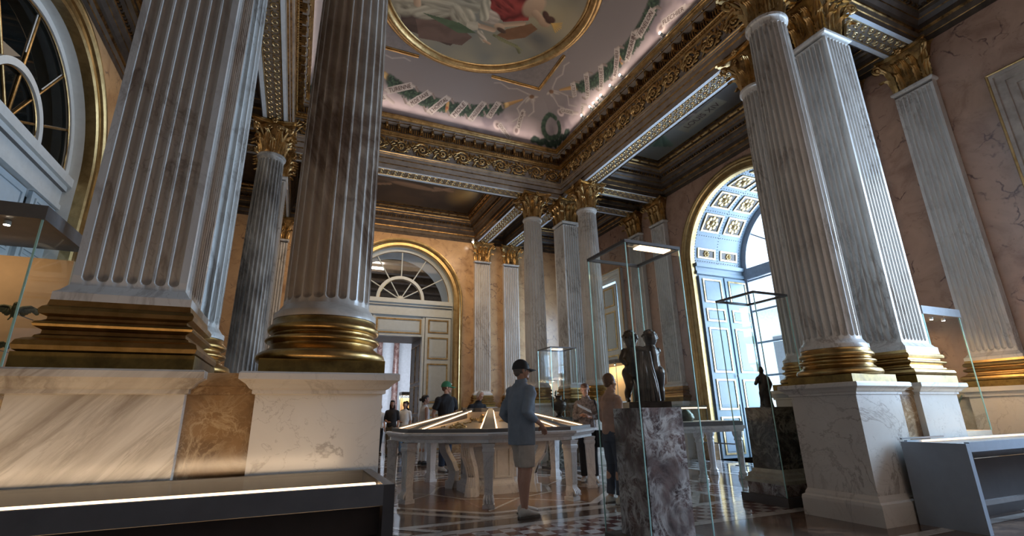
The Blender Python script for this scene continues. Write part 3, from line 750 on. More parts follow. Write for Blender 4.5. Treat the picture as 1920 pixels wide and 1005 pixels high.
MT['varnished_painting'].node_tree.nodes['Principled BSDF'].inputs['Specular IOR Level'].default_value = .5
def painted_grid(name, pts, nu, nv, colors, mat_, parent=None):
    me = bpy.data.meshes.new(name)
    f = [(i*(nu+1)+j, i*(nu+1)+j+1, (i+1)*(nu+1)+j+1, (i+1)*(nu+1)+j) for i in range(nv) for j in range(nu)]
    me.from_pydata([tuple(p) for p in pts], [], f); me.update()
    at = me.color_attributes.new('paint', 'FLOAT_COLOR', 'POINT'); at.data.foreach_set('color', np.hstack([np.clip(colors, 0, 1), np.ones((len(colors), 1))]).ravel())
    me.materials.append(MT[mat_]); me.polygons.foreach_set('use_smooth', [True]*len(f))
    o = bpy.data.objects.new(name, me); COL.objects.link(o); o.parent = parent; return o
CREAM = (.50, .44, .38); GREY = (.205, .18, .172); LEAFC = (.045, .07, .045)
TM = 1.62   # metres per unit v
def paint_cove(cv, names, lower, side):
    x, t = cv.x, cv.y
    # pinkish light ground below, smoky drifts, greyer above
    lowm = np.clip((.62+.0*x-.20*np.cos(x*1.5)-t)/.35, 0, 1); n = fbm(x, t*1.4, 1.6, 9)
    cv.lay(lowm*.9, (.35, .285, .28)); cv.lay(np.clip((n-.52)*3.2, 0, .55)*np.clip((1.0-t)/.5, 0, 1), (.12, .10, .12))
    cv.lay(np.clip((.5-n)*2.2, 0, .5)*lowm, (.46, .38, .37))
    # crown of laurel in each corner
    for sg in (-1, 1):
        for k in range(26):
            a = k/26*2*pi; px, py = sg*(3.15)+.27*cos(a)*1.0, .66+.34*sin(a); 
            if k % 26: cv.ell(px, py, .10, .085, a+.7, LEAFC if k % 2 else (.03, .05, .035), .4)
        for k in range(14): cv.ell(sg*(2.62+.06*k), .17+.045*sin(k*1.3), .12, .10, .6*(-1)**k, (.022, .038, .03) if k % 2 else (.04, .062, .045), .4)
        # bows and ribbons
        kx, ky = sg*2.28, 1.30
        for k, (a, L) in enumerate(((-2.5, .2), (-2.0, .26), (-1.1, .24), (-.6, .18), (2.6, .2), (.5, .2))):
            q = (kx+sg*L*cos(a), ky+L*.8*sin(a)-.03); cv.ell((kx+q[0])/2, (ky+q[1])/2, L*.6, .055, atan2(q[1]-ky, q[0]-kx), (.33, .29, .25) if k % 2 else (.26, .225, .20), .5)
        for (dx0, dy0, dx1, dy1) in ((-.1, -.05, -.28, -.42), (-.28, -.42, -.12, -.60), (-.12, -.60, -.34, -.78), (.1, -.1, .22, -.4), (.22, -.4, .10, -.55), (-.15, .05, -.5, .12), (-.5, .12, -.72, .06), (-.72, .06, -1.0, .17), (-1.0, .17, -1.15, .12)):
            cv.cap((kx+sg*dx0, ky+dy0), (kx+sg*dx1, ky+dy1), .035, (.32, .28, .25), soft=.6, amt=.85)
        cv.ell(kx, ky, .09, .08, 0, (.16, .09, .05), .4)
        # torch handle at the garland end
        cv.cap((sg*2.05, 1.14), (sg*1.55, .84), .035, (.34, .20, .08), r2=.085, soft=.4)
        cv.cap((sg*1.66, .90), (sg*1.50, .80), .08, (.50, .33, .14), soft=.4)
    # garland
    gy = lambda u: .50+.17*abs(u/1.5)**2.4*1.6+.0*u
    rs = np.random.RandomState(4)
    for k in range(90):
        u = -1.55+3.1*k/89; cv.ell(u, gy(u)+.02, .10, .17, 0, (.028, .042, .032), .5, .8)
    for k in range(420):
        u = rs.uniform(-1.55, 1.55); o = rs.uniform(-.15, .15); g = rs.uniform(.6, 1.7)
        cv.ell(u, gy(u)+o, .045, .02, rs.uniform(0, pi), (LEAFC[0]*g, LEAFC[1]*g, LEAFC[2]*g), .5, .9)
    cv.cap((.03, gy(0)-.09), (.03, gy(0)+.11), .05, (.40, .24, .10), soft=.4); cv.ell(.03, gy(0)-.02, .045, .05, 0, (.30, .10, .05), .4)
    # ribbons wound round it
    for (u, nm, a, L) in names:
        ca, sa = cos(a), sin(a); c = (u, gy(u)); 
        for e, sgn in ((1, 1), (-1, -1)):
            ex, ey = c[0]+sgn*ca*L/2, c[1]+sgn*sa*L/2
            cv.cap((ex, ey), (ex+sgn*.13, ey-.02*sgn), .045, (.36, .31, .27), r2=.02, soft=.4)
            cv.cap((ex+sgn*.10, ey-.02*sgn), (ex+sgn*.16, ey-sgn*.10), .035, (.20, .16, .14), soft=.4)
        w = .080
        cv.pol([(c[0]-ca*L/2-sa*-w, c[1]-sa*L/2-ca*w), (c[0]+ca*L/2+sa*w, c[1]+sa*L/2-ca*w), (c[0]+ca*L/2-sa*w, c[1]+sa*L/2+ca*w), (c[0]-ca*L/2-sa*w, c[1]-sa*L/2+ca*w)], (.40, .35, .31), .07)
    for (u, y, a, L, nm) in lower:
        ca, sa = cos(a), sin(a); w = .068
        cv.ell(u-ca*L/2-.05, y-sa*L/2-.05, .15, .12, a, (.44, .36, .33), .3); cv.ell(u-ca*L/2-.04, y-sa*L/2-.05, .08, .06, a, (.20, .15, .14), .4)
        cv.cap((u+ca*L/2, y+sa*L/2), (u+ca*L/2+.15*ca+.05, y+sa*L/2-.1), .05, (.36, .30, .27), soft=.3)
        cv.pol([(u-ca*L/2+sa*w, y-sa*L/2-ca*w), (u+ca*L/2+sa*w, y+sa*L/2-ca*w), (u+ca*L/2-sa*w, y+sa*L/2+ca*w), (u-ca*L/2-sa*w, y-sa*L/2+ca*w)], (.40, .35, .31), .06)
    return gy
names = {'b': [(-1.25, 'TURENNE', .42, .66), (-.72, 'M.DE SAXE', .70, .60), (-.2, "L'HOPITAL", .80, .64), (.36, 'MOLE', .95, .50), (.86, "D'AGUESSEAU", 1.02, .58), (1.32, 'CATINAT', 1.12, .46)],
         'r': [(-1.85+.15, 'LULLY', .80, .34), (-1.25, 'LE NOSTRE', .85, .56), (-.72, 'BOSSUET', .90, .50), (-.12, 'RICHELIEU', .80, .62), (.45, 'MAZARIN', .55, .60), (1.05, 'FENELON', .25, .62)]}
names['l'] = names['f'] = []
lower = {'b': [(1.72, .22, -.75, .5, 'GOUTHIERE'), (2.15, .62, 1.45, .5, 'LATOUR'), (-1.75, .30, .5, .45, 'MARTIAL')], 'r': [(-2.35, .62, -.7, .5, 'CLAUDION'), (-1.85, .22, 1.0, .5, 'COUSTOU'), (1.7, .28, -.2, .66, 'FLECHIER')], 'l': [], 'f': []}
def text_on(side, label, u, y, ang, L, h, parent):
    c = bpy.data.curves.new('lettering', 'FONT'); c.body = label; c.align_x = 'CENTER'; c.align_y = 'CENTER'; c.size = 1; c.resolution_u = 2
    o = bpy.data.objects.new('lettering', c); COL.objects.link(o); bpy.context.view_layer.update()
    me = bpy.data.meshes.new_from_object(o); bpy.data.objects.remove(o)
    xs = [v.co.x for v in me.vertices]; ys = [v.co.y for v in me.vertices]
    if not xs: return
    k = L*.86/(max(xs)-min(xs)); ky = h/(max(ys)-min(ys)); k = min(k, ky*1.25); ca, sa = cos(ang), sin(ang)
    mx, my = (max(xs)+min(xs))/2, (max(ys)+min(ys))/2
    for v in me.vertices:
        a, b_ = (v.co.x-mx)*k, (v.co.y-my)*ky; v.co = cove_pt(side, u+a*ca-b_*sa, (y+a*sa+b_*ca)/TM, .008)
    me.materials.append(MT['lettering_dark']); t = bpy.data.objects.new('lettering', me); COL.objects.link(t); t.parent = parent
plain('lettering_dark', (.07, .04, .035), .8)
for side, nm in (('b', 'back'), ('r', 'right'), ('f', 'front'), ('l', 'left')):
    nu, nv = (420, 110) if side in 'br' else (60, 16)
    pts = []; X = []; T = []
    for i in range(nv+1):
        v = i/nv; t = v*pi/2; h = CB-CR*(1-cos(t))
        for j in range(nu+1): s = (j/nu*2-1)*h; X.append(s); T.append(v*TM); pts.append(cove_pt(side, s, v))
    cv = Canvas(np.array(X), np.array(T), GREY)
    if side in 'br': gy = paint_cove(cv, names[side], lower[side], side)
    o = painted_grid('ceiling_cove_'+nm, pts, nu, nv, cv.c, 'fresco'); struct(o)
    for (u, n_, a, L) in names[side]: text_on(side, n_, u, gy(u), a, L, .10, o)
    for (u, y, a, L, n_) in lower[side]: text_on(side, n_, u, y, a, L, .08, o)
# flat crown with the round painting
b = MB(); b.box(CX-CT-.02, CX+CT+.02, CY-CT-.02, CY+CT+.02, 9.602, 9.7, 'fresco_grey') if False else None
plain('fresco_grey', (.20, .175, .165), .8)
b.box(CX-CT-.02, CX+CT+.02, CY-CT-.02, CY+CT+.02, 9.602, 9.7, 'fresco_grey'); struct(b.build('ceiling_crown'))
tp = thing('ceiling_painting', 'large round ceiling painting of reclining robed figures in a gilded frame', 'painting', (CX, CY, 9.6))
RP = 2.12
nu = 300; g = np.linspace(-1, 1, nu+1); gx, gy_ = np.meshgrid(g, g)
# square grid pressed into a disc
dx = gx*np.sqrt(1-gy_**2/2)*RP; dy = gy_*np.sqrt(1-gx**2/2)*RP
pts = [(a, b_, -.012) for a, b_ in zip(dx.ravel(), dy.ravel())]
x = dx.ravel(); y = dy.ravel()
cv = Canvas(x, y, (.27, .245, .185)); n = fbm(x, y, .8, 21)
cv.lay(np.clip((n-.45)*2.5, 0, .8), (.42, .35, .22)); cv.lay(np.clip((.45-n)*3, 0, .8), (.16, .17, .165)); cv.ell(1.5, .7, .6, .35, .4, (.12, .12, .12), .8, .8); cv.ell(1.35, .1, .5, .5, 0, (.50, .40, .22), .9, .7)
cv.pol([(-2.1, -.1), (-1.5, 1.6), (-.35, 1.72), (-.15, 1.3), (-.5, .7), (-1.3, -.4)], (.10, .065, .05), .15)
cv.pol([(-1.1, 1.75), (-.1, 1.6), (.05, 1.25), (-.5, 1.0), (-1.3, 1.2)], (.16, .10, .075), .1)
def draw_figs(cv):
    ROBE = (.40, .34, .24); SH = (.12, .09, .06); SK = (.50, .33, .21); RED = (.26, .045, .035)
    cv.ell(-1.05, .55, .62, .55, .3, SH, .2); cv.ell(-1.55, .75, .32, .55, .1, ROBE, .2, fold=.55)
    cv.ell(-.95, .85, .55, .24, -.55, ROBE, .2, fold=.35); cv.ell(-.75, .55, .75, .24, -.12, ROBE, .2, fold=.4); cv.ell(-.35, .75, .42, .3, .9, ROBE, .2, fold=.45)
    cv.ell(-.35, .15, .6, .38, .1, (.38, .33, .24), .2, fold=.5); cv.ell(-1.2, .0, .6, .4, .2, (.30, .26, .18), .3, fold=.5)
    cv.cap((-1.45, .45), (-1.35, .8), .09, SK)
    cv.pol([(-.1, -.5), (.1, .28), (.55, .55), (1.05, .30), (.95, -.1), (.5, -.9)], RED, .45)
    cv.ell(.35, .1, .35, .25, .5, RED, .3, fold=.6); cv.ell(1.0, -.1, .26, .36, .1, SK, .25); cv.cap((1.1, .05), (1.33, .18), .10, SK)
    cv.ell(1.42, .22, .17, .13, .3, SK, .25); cv.ell(1.50, .10, .15, .12, .3, (.10, .05, .035), .3); cv.ell(1.35, .02, .16, .08, .8, (.10, .05, .035), .3)
    for k in range(7): cv.cap((1.58, .18), (1.85-.02*abs(k-3), .08+.05*k), .02, (.60, .38, .12), soft=.5)
    cv.ell(.22, .55, .26, .22, .2, (.46, .36, .27), .2, fold=.3); cv.cap((.0, .2), (.1, .6), .12, (.44, .38, .27), fold=.3)
    cv.pol([(.55, .98), (.7, .72), (1.15, .35), (1.36, .45), (1.2, .8), (.85, 1.02)], (.24, .12, .06), .12)
    cv.cap((.98, .42), (.5, .68), .07, SK); cv.ell(.52, .72, .15, .12, .2, SK, .25); cv.ell(.60, .80, .15, .07, .3, (.10, .06, .04), .3)
    cv.cap((.42, .86), (.1, .86), .08, SK); cv.ell(.02, .86, .1, .08, 0, SK, .3)
    cv.pol([(-.22, .85), (.02, .76), (.1, 1.0), (-.14, 1.12)], (.50, .42, .30), .12)
    cv.cap((.16, 1.05), (.34, 1.25), .08, (.46, .38, .28), fold=.3); cv.cap((.34, 1.25), (.5, 1.3), .04, SK)
    cv.path([(.5, 1.0), (.85, 1.08), (1.12, 1.12), (1.28, 1.3)], .045, (.17, .16, .08), soft=.4)
    for k in range(10): cv.cap((.55+.07*k, 1.02+.012*k), (.68+.07*k, 1.10+.012*k), .018, (.26, .24, .12), soft=.5)
    cv.pol([(-1.2, .98), (-.35, .95), (.1, 1.1), (-.3, 1.25)], (.10, .13, .07), .1)
draw_figs(cv)
painted_grid('canvas', pts, nu, nu, cv.c, 'fresco', tp)
b = MB()
def ring_round(b, prof, n=96):
    b.rings([[(r*cos(2*pi*j/n), r*sin(2*pi*j/n), z) for j in range(n)] for r, z in prof], 'gilt', True, False)
ring_round(b, [(RP-.02, -.01), (RP, -.03), (RP+.03, -.035), (RP+.045, -.02)]); ring_round(b, [(RP+.045, -.02), (RP+.09, -.10), (RP+.15, -.12), (RP+.20, -.08)])
ring_round(b, [(RP+.20, -.08), (RP+.24, -.045), (RP+.27, -.05), (RP+.30, -.03), (RP+.31, 0)])
b.build('frame', tp, fix=False)
b = MB()
for sx in (-1, 1):
    for sy in (-1, 1):
        for (w0, w1, z0, z1) in ((0, .035, -.05, 0), (.035, .07, -.02, 0)):
            for ax in (0, 1):
                L = 1.42; A = [CT-w0, CT-w1]
                def q(a, c, z): return (CX+sx*a, CY+sy*c, 9.602+z) if ax == 0 else (CX+sx*c, CY+sy*a, 9.602+z)
                b.rings([[q(A[0], CT-w0, z), q(A[0], CT-L, z), q(A[1], CT-L, z), q(A[1], CT-w1, z)] for z in (z0, z1)], 'gilt', False)
        for k, (w0, w1) in enumerate(((.0, .05),)): pass
struct(b.build('trim_crown_frame'))
# spotlights on the right cornice ledge
st = thing('spotlight_rail', 'thin white rail along the top of the right gilded cornice', 'lighting rail', (CX+3.36, CY, 8.5))
b = MB(); b.box(-.03, -.005, -2.3, 2.3, .0, .02, 'frame_white'); b.build('rail', st)
b = MB(); b.box(-.034, -.031, -2.3, 2.3, .004, .016, 'led_pink') if False else b.box(-.02, .0, -2.3, 2.3, -.03, 0, 'frame_white'); b.build('bracket', st)
sy = [(-1.75, 'farthest'), (-1.35, ''), (-1.18, ''), (-1.0, ''), (-.85, ''), (-.45, ''), (-.05, ''), (1.35, 'nearest')]
WORDS = ['by the painted wreath in the corner, first of the row', 'second from the corner wreath', 'third from the corner wreath', 'fourth from the corner wreath', 'fifth from the corner wreath', 'sixth from the corner wreath, dim', 'seventh from the corner wreath, under the longest ribbon row', 'alone at the upper right end of the row']
sp0 = None
for i, (s, _) in enumerate(sy):
    loc = (CX+3.30, CY-s, 8.50)
    if sp0 is None:
        sp0 = thing('spotlight', 'x', 'spotlight', loc, 0, 'small spotlights on the right cornice')
        b = MB(); b.tube([(0, 0, 0), (0, 0, .07)], .012, 'frame_white'); b.tube([(.03, 0, .06), (-.04, 0, .10)], .03, 'frame_white', 10); b.build('housing', sp0)
        b = MB(); b.ell((-.05, 0, .105), (.02, 0, 0), (0, .03, 0), (0, 0, .03), 'led_spot', 10, 6); b.build('bulb', sp0); o = sp0
    else: o = dup(sp0, loc)
    o['label'] = 'small white cornice spotlight, '+WORDS[i]

# paintings in the aisle coffers
def aisle_painting(name, label, x0, x1, y0, y1, draw, base, lettering=None):
    t = thing(name, label, 'painting', ((x0+x1)/2, (y0+y1)/2, CZ-.01)); w, h = (x1-x0)/2, (y1-y0)/2; nu, nv = 150, 60
    if h > w: nu, nv = 60, 150
    X, Y = np.meshgrid(np.linspace(-w, w, nu+1), np.linspace(-h, h, nv+1)); cv = Canvas(X.ravel(), Y.ravel(), base); draw(cv, w, h)
    painted_grid('canvas', [(a, b_, 0) for a, b_ in zip(X.ravel(), Y.ravel())], nu, nv, cv.c, 'varnished_painting', t)
    b = MB(); b.sqsweep(w, h, [(.012, -.004), (.012, -.03), (-.02, -.03), (-.02, -.004)], 'gilt_dark', caps=False); b.build('frame', t); return t
def d_back(cv, w, h):
    n = fbm(cv.x, cv.y, .9, 31); cv.lay(np.clip((n-.5)*3, 0, .7), (.13, .08, .05)); cv.ell(1.45, .3, .55, .9, 0, (.42, .26, .09), .9, .9); cv.ell(1.65, 0, .3, .6, 0, (.60, .44, .18), .9, .8)
    SK = (.30, .18, .11)
    cv.ell(-.2, .1, .85, .17, .1, SK, .3, fold=.2); cv.cap((.5, .2), (1.0, -.15), .09, SK); cv.cap((.5, .0), (1.05, .05), .08, SK); cv.cap((-.9, .2), (-1.5, .45), .08, SK); cv.ell(.05, -.35, .55, .2, -.2, (.03, .025, .025), .3); cv.cap((-.4, -.3), (.1, -.5), .1, SK); cv.ell(-1.1, -.2, .4, .3, .4, (.14, .10, .08), .4, fold=.4)
aisle_painting('aisle_painting', 'dark back aisle ceiling painting with pale figures and a golden glow at right', xb[4]+.44, xb[5]-.44, yb[8]+.44, yb[9]-.44, d_back, (.06, .045, .035))
def d_right(cv, w, h):
    n = fbm(cv.x, cv.y, .9, 41); cv.lay(np.clip((cv.y+1.6)/2.6, 0, .8), (.16, .165, .15)) ; cv.lay(np.clip((n-.5)*3, 0, .6), (.06, .045, .035))
    G1 = (.05, .085, .06)
    for (sx, y0) in ((1, -1.15), (1, .95)):
        for k in range(9): cv.cap((-.1, y0), (-.55+.13*k, y0+(.75 if y0 > 0 else -.6)-.05*k), .035, G1 if k % 2 else (.09, .13, .10), r2=.09, soft=.4)
    cv.ell(-.2, .1, .38, .5, 0, (.15, .12, .10), .3, fold=.7); cv.pol([(.02, -.75), (.38, -.75), (.45, .62), (.1, .62)], (.20, .18, .13), .05)
tr = aisle_painting('aisle_painting', 'greenish ceiling painting over the right aisle with foliage and a banner reading LOUIS XIV', xb[8]+.44, xb[9]-.44, yb[4]+.44, yb[5]-.44, d_right, (.09, .08, .07))
tr.name = 'aisle_painting'
c = bpy.data.curves.new('lettering', 'FONT'); c.body = 'LOUIS XIV'; c.align_x = 'CENTER'; c.align_y = 'CENTER'; c.size = .24
o = bpy.data.objects.new('tmp', c); COL.objects.link(o); bpy.context.view_layer.update(); me = bpy.data.meshes.new_from_object(o); bpy.data.objects.remove(o); me.materials.append(MT['lettering_dark'])
o = bpy.data.objects.new('lettering', me); COL.objects.link(o); o.parent = tr; o.matrix_local = Matrix(((0, -1, 0, .24), (-1, 0, 0, -.08), (0, 0, -1, -.012), (0, 0, 0, 1)))
def d_left(cv, w, h):
    n = fbm(cv.x, cv.y, .9, 51); cv.lay(np.clip((n-.5)*3, 0, .6), (.10, .07, .05)); cv.ell(0, 0, .6, 1.6, 0, (.10, .09, .07), .6, fold=.5)
aisle_painting('aisle_painting', 'dark ceiling painting over the left aisle above the fanlight door', xb[0]+.44, xb[1]-.44, yb[4]+.44, yb[5]-.44, d_left, (.05, .06, .05))
# ------------------------------------------------------------------ walls
RA, ZS = 1.78, 4.87      # arch opening radius and springing height
WTOP = 7.25
def Pw(side):
    return {'back': lambda u, z, d: (u, WY1-d, z), 'right': lambda u, z, d: (WX1-d, u, z), 'left': lambda u, z, d: (WX0+d, u, z), 'front': lambda u, z, d: (u, WY0+d, z)}[side]
def arc(uc, r, zs, n=40): return [(uc-r*cos(pi*i/n), zs+r*sin(pi*i/n)) for i in range(n+1)]
def wall(name, side, u0, u1, holes, mat_, z0=0):
    b = MB(); P = Pw(side); u = u0
    def rect(a, c, za, zb): 
        if c-a > 1e-6: b.quad(P(a, za, 0), P(c, za, 0), P(c, zb, 0), P(a, zb, 0), mat_)
    for h in holes:
        if h[0] == 'arch':
            _, uc, r, zs = h; rect(u, uc-r, z0, WTOP); A = arc(uc, r, zs)
            for p, q in zip(A[:-1], A[1:]): b.quad(P(p[0], p[1], 0), P(q[0], q[1], 0), P(q[0], WTOP, 0), P(p[0], WTOP, 0), mat_)
            u = uc+r
        else:
            _, a, c, za, zb = h; rect(u, a, z0, WTOP); rect(a, c, z0, za); rect(a, c, zb, WTOP); u = c
    rect(u, u1, z0, WTOP); b.rings([[P(x, z, -.2-.0) for x, z in ((u0, WTOP), (u1, WTOP), (u1, WTOP+.01), (u0, WTOP+.01))]]*2, mat_, False, False)
    return struct(b.build(name, fix=False))
wall('wall_back', 'back', WX0, WX1, [('arch', CX, RA, ZS)], 'wall_marble')
wall('wall_left', 'left', WY0, WY1, [('arch', CY, RA, ZS)], 'wall_marble')
WF = (.55, 2.45, 1.05, 5.55); WBk = (12.7, 14.62, 1.05, 5.25)
wall('wall_right', 'right', WY0, WY1, [('rect',)+WF, ('arch', CY, RA, ZS), ('rect',)+WBk], 'wall_marble_daylit')
wall('wall_front', 'front', WX0, WX1, [], 'wall_marble_daylit')
def arch_sweep(b, side, uc, r, zs, prof, mats, zb=0, n=48):
    P = Pw(side)
    path = [(-1, 0, -r, zb)]
    rings = []
    for (dr, dd) in prof:
        R_ = r+dr; pts = [P(uc-R_, zb, dd)]+[P(x, z, dd) for x, z in arc(uc, R_, zs, n)]+[P(uc+R_, zb, dd)]; rings.append(pts)
    for i in range(len(prof)-1):
        b.rings([rings[i], rings[i+1]], mats[i % len(mats)], True, False, closed=False)
ARCH = [(0, -.12), (0, .02), (.03, .045), (.05, .045), (.055, .03), (.13, .04), (.14, .075), (.17, .10), (.20, .085), (.205, .06), (.25, .085), (.28, .085), (.29, .02), (.29, -.001)]
for nm, side, uc in (('back', 'back', CX), ('left', 'left', CY), ('right', 'right', CY)):
    b = MB(); arch_sweep(b, side, uc, RA, ZS, ARCH, ['gilt_arch'], .36); 
    P = Pw(side)
    for sg in (-1, 1): b.rings([[P(uc+sg*a, z, d) for a, d in ((RA-.01, -.1), (RA-.01, .08), (RA+.30, .08), (RA+.30, -.001))] for z in (0, .36)], 'brown_marble', False)
    struct(b.build('trim_archivolt_'+nm, fix=False))

# dado and pilaster pedestals
def dado(name, side, spans, pils):
    b = MB(); P = Pw(side)
    def slab(u0, u1, d, z0, z1, m_='dado_marble'): b.rings([[P(u0, z, -.02), P(u1, z, -.02), P(u1, z, d), P(u0, z, d)] for z in (z0, z1)], m_, False)
    for u0, u1 in spans:
        slab(u0, u1, .05, .0, 1.235); slab(u0, u1, .09, 0, .2); slab(u0, u1, .10, 1.235, 1.32); slab(u0, u1, .13, 1.32, HP-.003)
    for u in pils:
        slab(u-.37, u+.37, .27, 0, 1.235, 'pedestal_marble'); slab(u-.41, u+.41, .31, 0, .2, 'pedestal_marble'); slab(u-.40, u+.40, .30, 1.235, 1.30, 'pedestal_marble'); slab(u-.45, u+.45, .35, 1.30, HP-.001, 'pedestal_marble')
    return struct(b.build(name))
A0, A1 = CX-RA-.31, CX+RA+.31
dado('trim_dado_back', 'back', [(WX0, A0), (A1, WX1)], (XL, XL+SP, XR-SP, XR))
A0, A1 = CY-RA-.31, CY+RA+.31
dado('trim_dado_right', 'right', [(WY0, WF[0]), (WF[1], A0), (A1, WBk[0]), (WBk[1], WY1)], (YF, YF+SP, YB-SP, YB))
dado('trim_dado_left', 'left', [(WY0, A0), (A1, WY1)], (YB-SP, YB))

# framed joinery panel: returns nothing, adds to b; Q maps (u, z, d)
def panel(b, Q, u0, u1, z0, z1, paint, inner, gold='gilt_bright', fr=.035, d=0):
    def bar(a, c, za, zb, d0, d1, m_): b.rings([[Q(a, z, d0), Q(c, z, d0), Q(c, z, d1), Q(a, z, d1)] for z in (za, zb)], m_, False)
    for a, c, za, zb in ((u0, u1, z0, z0+fr), (u0, u1, z1-fr, z1), (u0, u0+fr, z0+fr, z1-fr), (u1-fr, u1, z0+fr, z1-fr)): bar(a, c, za, zb, d, d+.022, gold)
    i = fr*1.8
    bar(u0+i, u1-i, z0+i, z1-i, d, d+.012, inner)
def leafdoor(b, Q, u0, u1, z0, z1, cuts, paint, inner, gold='gilt_bright', d=0, th=.05, mg=.09, fr=.035):
    b.rings([[Q(u0, z, d-th), Q(u1, z, d-th), Q(u1, z, d), Q(u0, z, d)] for z in (z0, z1)], paint, False)
    zs = [z0]+cuts+[z1]
    for a, c in zip(zs[:-1], zs[1:]): panel(b, Q, u0+mg, u1-mg, a+mg*.8, c-mg*.8, paint, inner, gold, fr, d)
def door_arch(side, uc, num, closed):
    P = Pw(side); Q = lambda u, z, d: P(uc+u, z, d-.30)
    # reveal
    b = MB(); arch_sweep(b, side, uc, RA, ZS, [(0, -.12), (0, -1.5)], ['door_paint' if side == 'back' else 'frame_white'], 0); struct(b.build('trim_arch_reveal_'+side, fix=False))
    par = struct(MB().build('door_%d' % num)); f = 'door_paint' if side == 'back' else 'frame_white'
    def bar(b, a, c, za, zb, d0, d1, m_): b.rings([[Q(a, z, d0), Q(c, z, d0), Q(c, z, d1), Q(a, z, d1)] for z in (za, zb)], m_, False)
    b = MB()   # transom
    bar(b, -RA, RA, 4.34, 4.42, -.2, .05, f); bar(b, -RA, RA, 4.42, 4.66, -.2, .02, f); bar(b, -RA, RA, 4.66, 4.74, -.2, .07, f); bar(b, -RA, RA, 4.74, 4.88, -.2, .13, f); bar(b, -RA, RA, 4.655, 4.662, -.1, .072, 'lead')
    b.build('transom', par)
    b = MB()   # fanlight
    for r0, r1 in ((RA-.11, RA), (.70, .80)):
        A = arc(uc, r0, 4.88, 40); B = arc(uc, r1, 4.88, 40)
        b.rings([[P(x, z, -.40) for x, z in A], [P(x, z, -.26) for x, z in A], [P(x, z, -.26) for x, z in B], [P(x, z, -.40) for x, z in B]], f, True, False, closed=False)
    b.ell(Q(0, 4.9, -.02), Vector(Q(.13, 4.9, 0))-Vector(Q(0, 4.9, 0)), (0, 0, .12), Vector(Q(0, 4.9, .05))-Vector(Q(0, 4.9, 0)), f)
    b.build('fan_frame', par, fix=False)
    b = MB()
    angs = (0, 26, 55, 90, 125, 154, 180) if closed else (30, 60, 90, 120, 150)
    for a in angs:
        a = radians(a)
        if a in (0, pi): continue
        p0 = Q(.0, 4.88, -.02); 
        r0 = .72 if (abs(a-pi/2) < .01 and not closed) else .05
        b.tube([Q(r0*cos(a), 4.88+r0*sin(a), -.02), Q((RA-.08)*cos(a), 4.88+(RA-.08)*sin(a), -.02)], .022, 'gilt' if closed else 'door_paint', 6)
        if closed: b.tube([Q((RA-.75)*cos(a)-.025, 4.88+(RA-.75)*sin(a), -.03), Q((RA-.1)*cos(a)-.025, 4.88+(RA-.1)*sin(a), -.03)], .012, 'frame_white', 5)
    A = arc(uc, .69, 4.88, 30); b.tube([P(x, z, -.30) for x, z in A], .012, 'gilt', 5)
    A = arc(uc, RA-.12, 4.88, 30); b.tube([P(x, z, -.29) for x, z in A], .012, 'gilt', 5)
    b.build('glazing_bars', par, fix=False)
    b = MB(); A = arc(uc, RA-.05, 4.88, 40); b.poly([P(x, z, -.33) for x, z in A], 'glass_dark' if closed else 'glass_window'); b.build('fan_glass', par, fix=False)
    o = .78
    if closed:
        b = MB()
        for sg in (-1, 1):
            leafdoor(b, lambda u, z, d: Q(sg*u, z, d), .02, .98, .02, 4.33, [1.1, 1.5, 3.3, 3.6], 'door_paint_blue', 'door_paint_blue', 'door_paint_blue', -.05)
            leafdoor(b, lambda u, z, d: Q(sg*u, z, d), 1.04, RA, .02, 4.33, [1.1, 1.5, 3.3, 3.6], 'door_paint_blue', 'door_paint_blue', 'door_paint_blue', -.0)
        b.build('door_leaf', par)
    else:
        b = MB()
        bar(b, -o, o, 3.66, 4.34, -.2, -.02, f); panel(b, Q, -o+.04, o-.04, 3.74, 4.24, f, 'door_panel', 'gilt', .05, -.02); b.build('overdoor_panel', par)
        for sg in (-1, 1):
            b = MB(); R_ = lambda u, z, d: Q(sg*u, z, d)
            bar(b, sg*o, sg*(o+.08), .0, 4.34, -.2, .0, f)
            leafdoor(b, R_, o+.10, RA-.02, .02, 4.32, [1.05, 1.45, 2.85, 3.72], f, 'door_panel', 'gilt', .02, fr=.045); b.build('door_leaf', par)
    return par
door_arch('back', CX, 1, False)
door_arch('left', CY, 2, True)
# dim hall behind the left fanlight
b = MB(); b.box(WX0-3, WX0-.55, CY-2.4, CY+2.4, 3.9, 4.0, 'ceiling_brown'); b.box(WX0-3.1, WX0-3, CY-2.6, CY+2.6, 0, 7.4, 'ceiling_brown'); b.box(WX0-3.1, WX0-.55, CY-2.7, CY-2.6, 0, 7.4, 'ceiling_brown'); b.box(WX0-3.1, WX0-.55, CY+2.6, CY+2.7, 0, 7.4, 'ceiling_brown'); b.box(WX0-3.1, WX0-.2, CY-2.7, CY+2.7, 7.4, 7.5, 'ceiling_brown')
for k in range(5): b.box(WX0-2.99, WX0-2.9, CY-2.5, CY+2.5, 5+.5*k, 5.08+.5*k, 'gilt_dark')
struct(b.build('wall_beyond_left'))

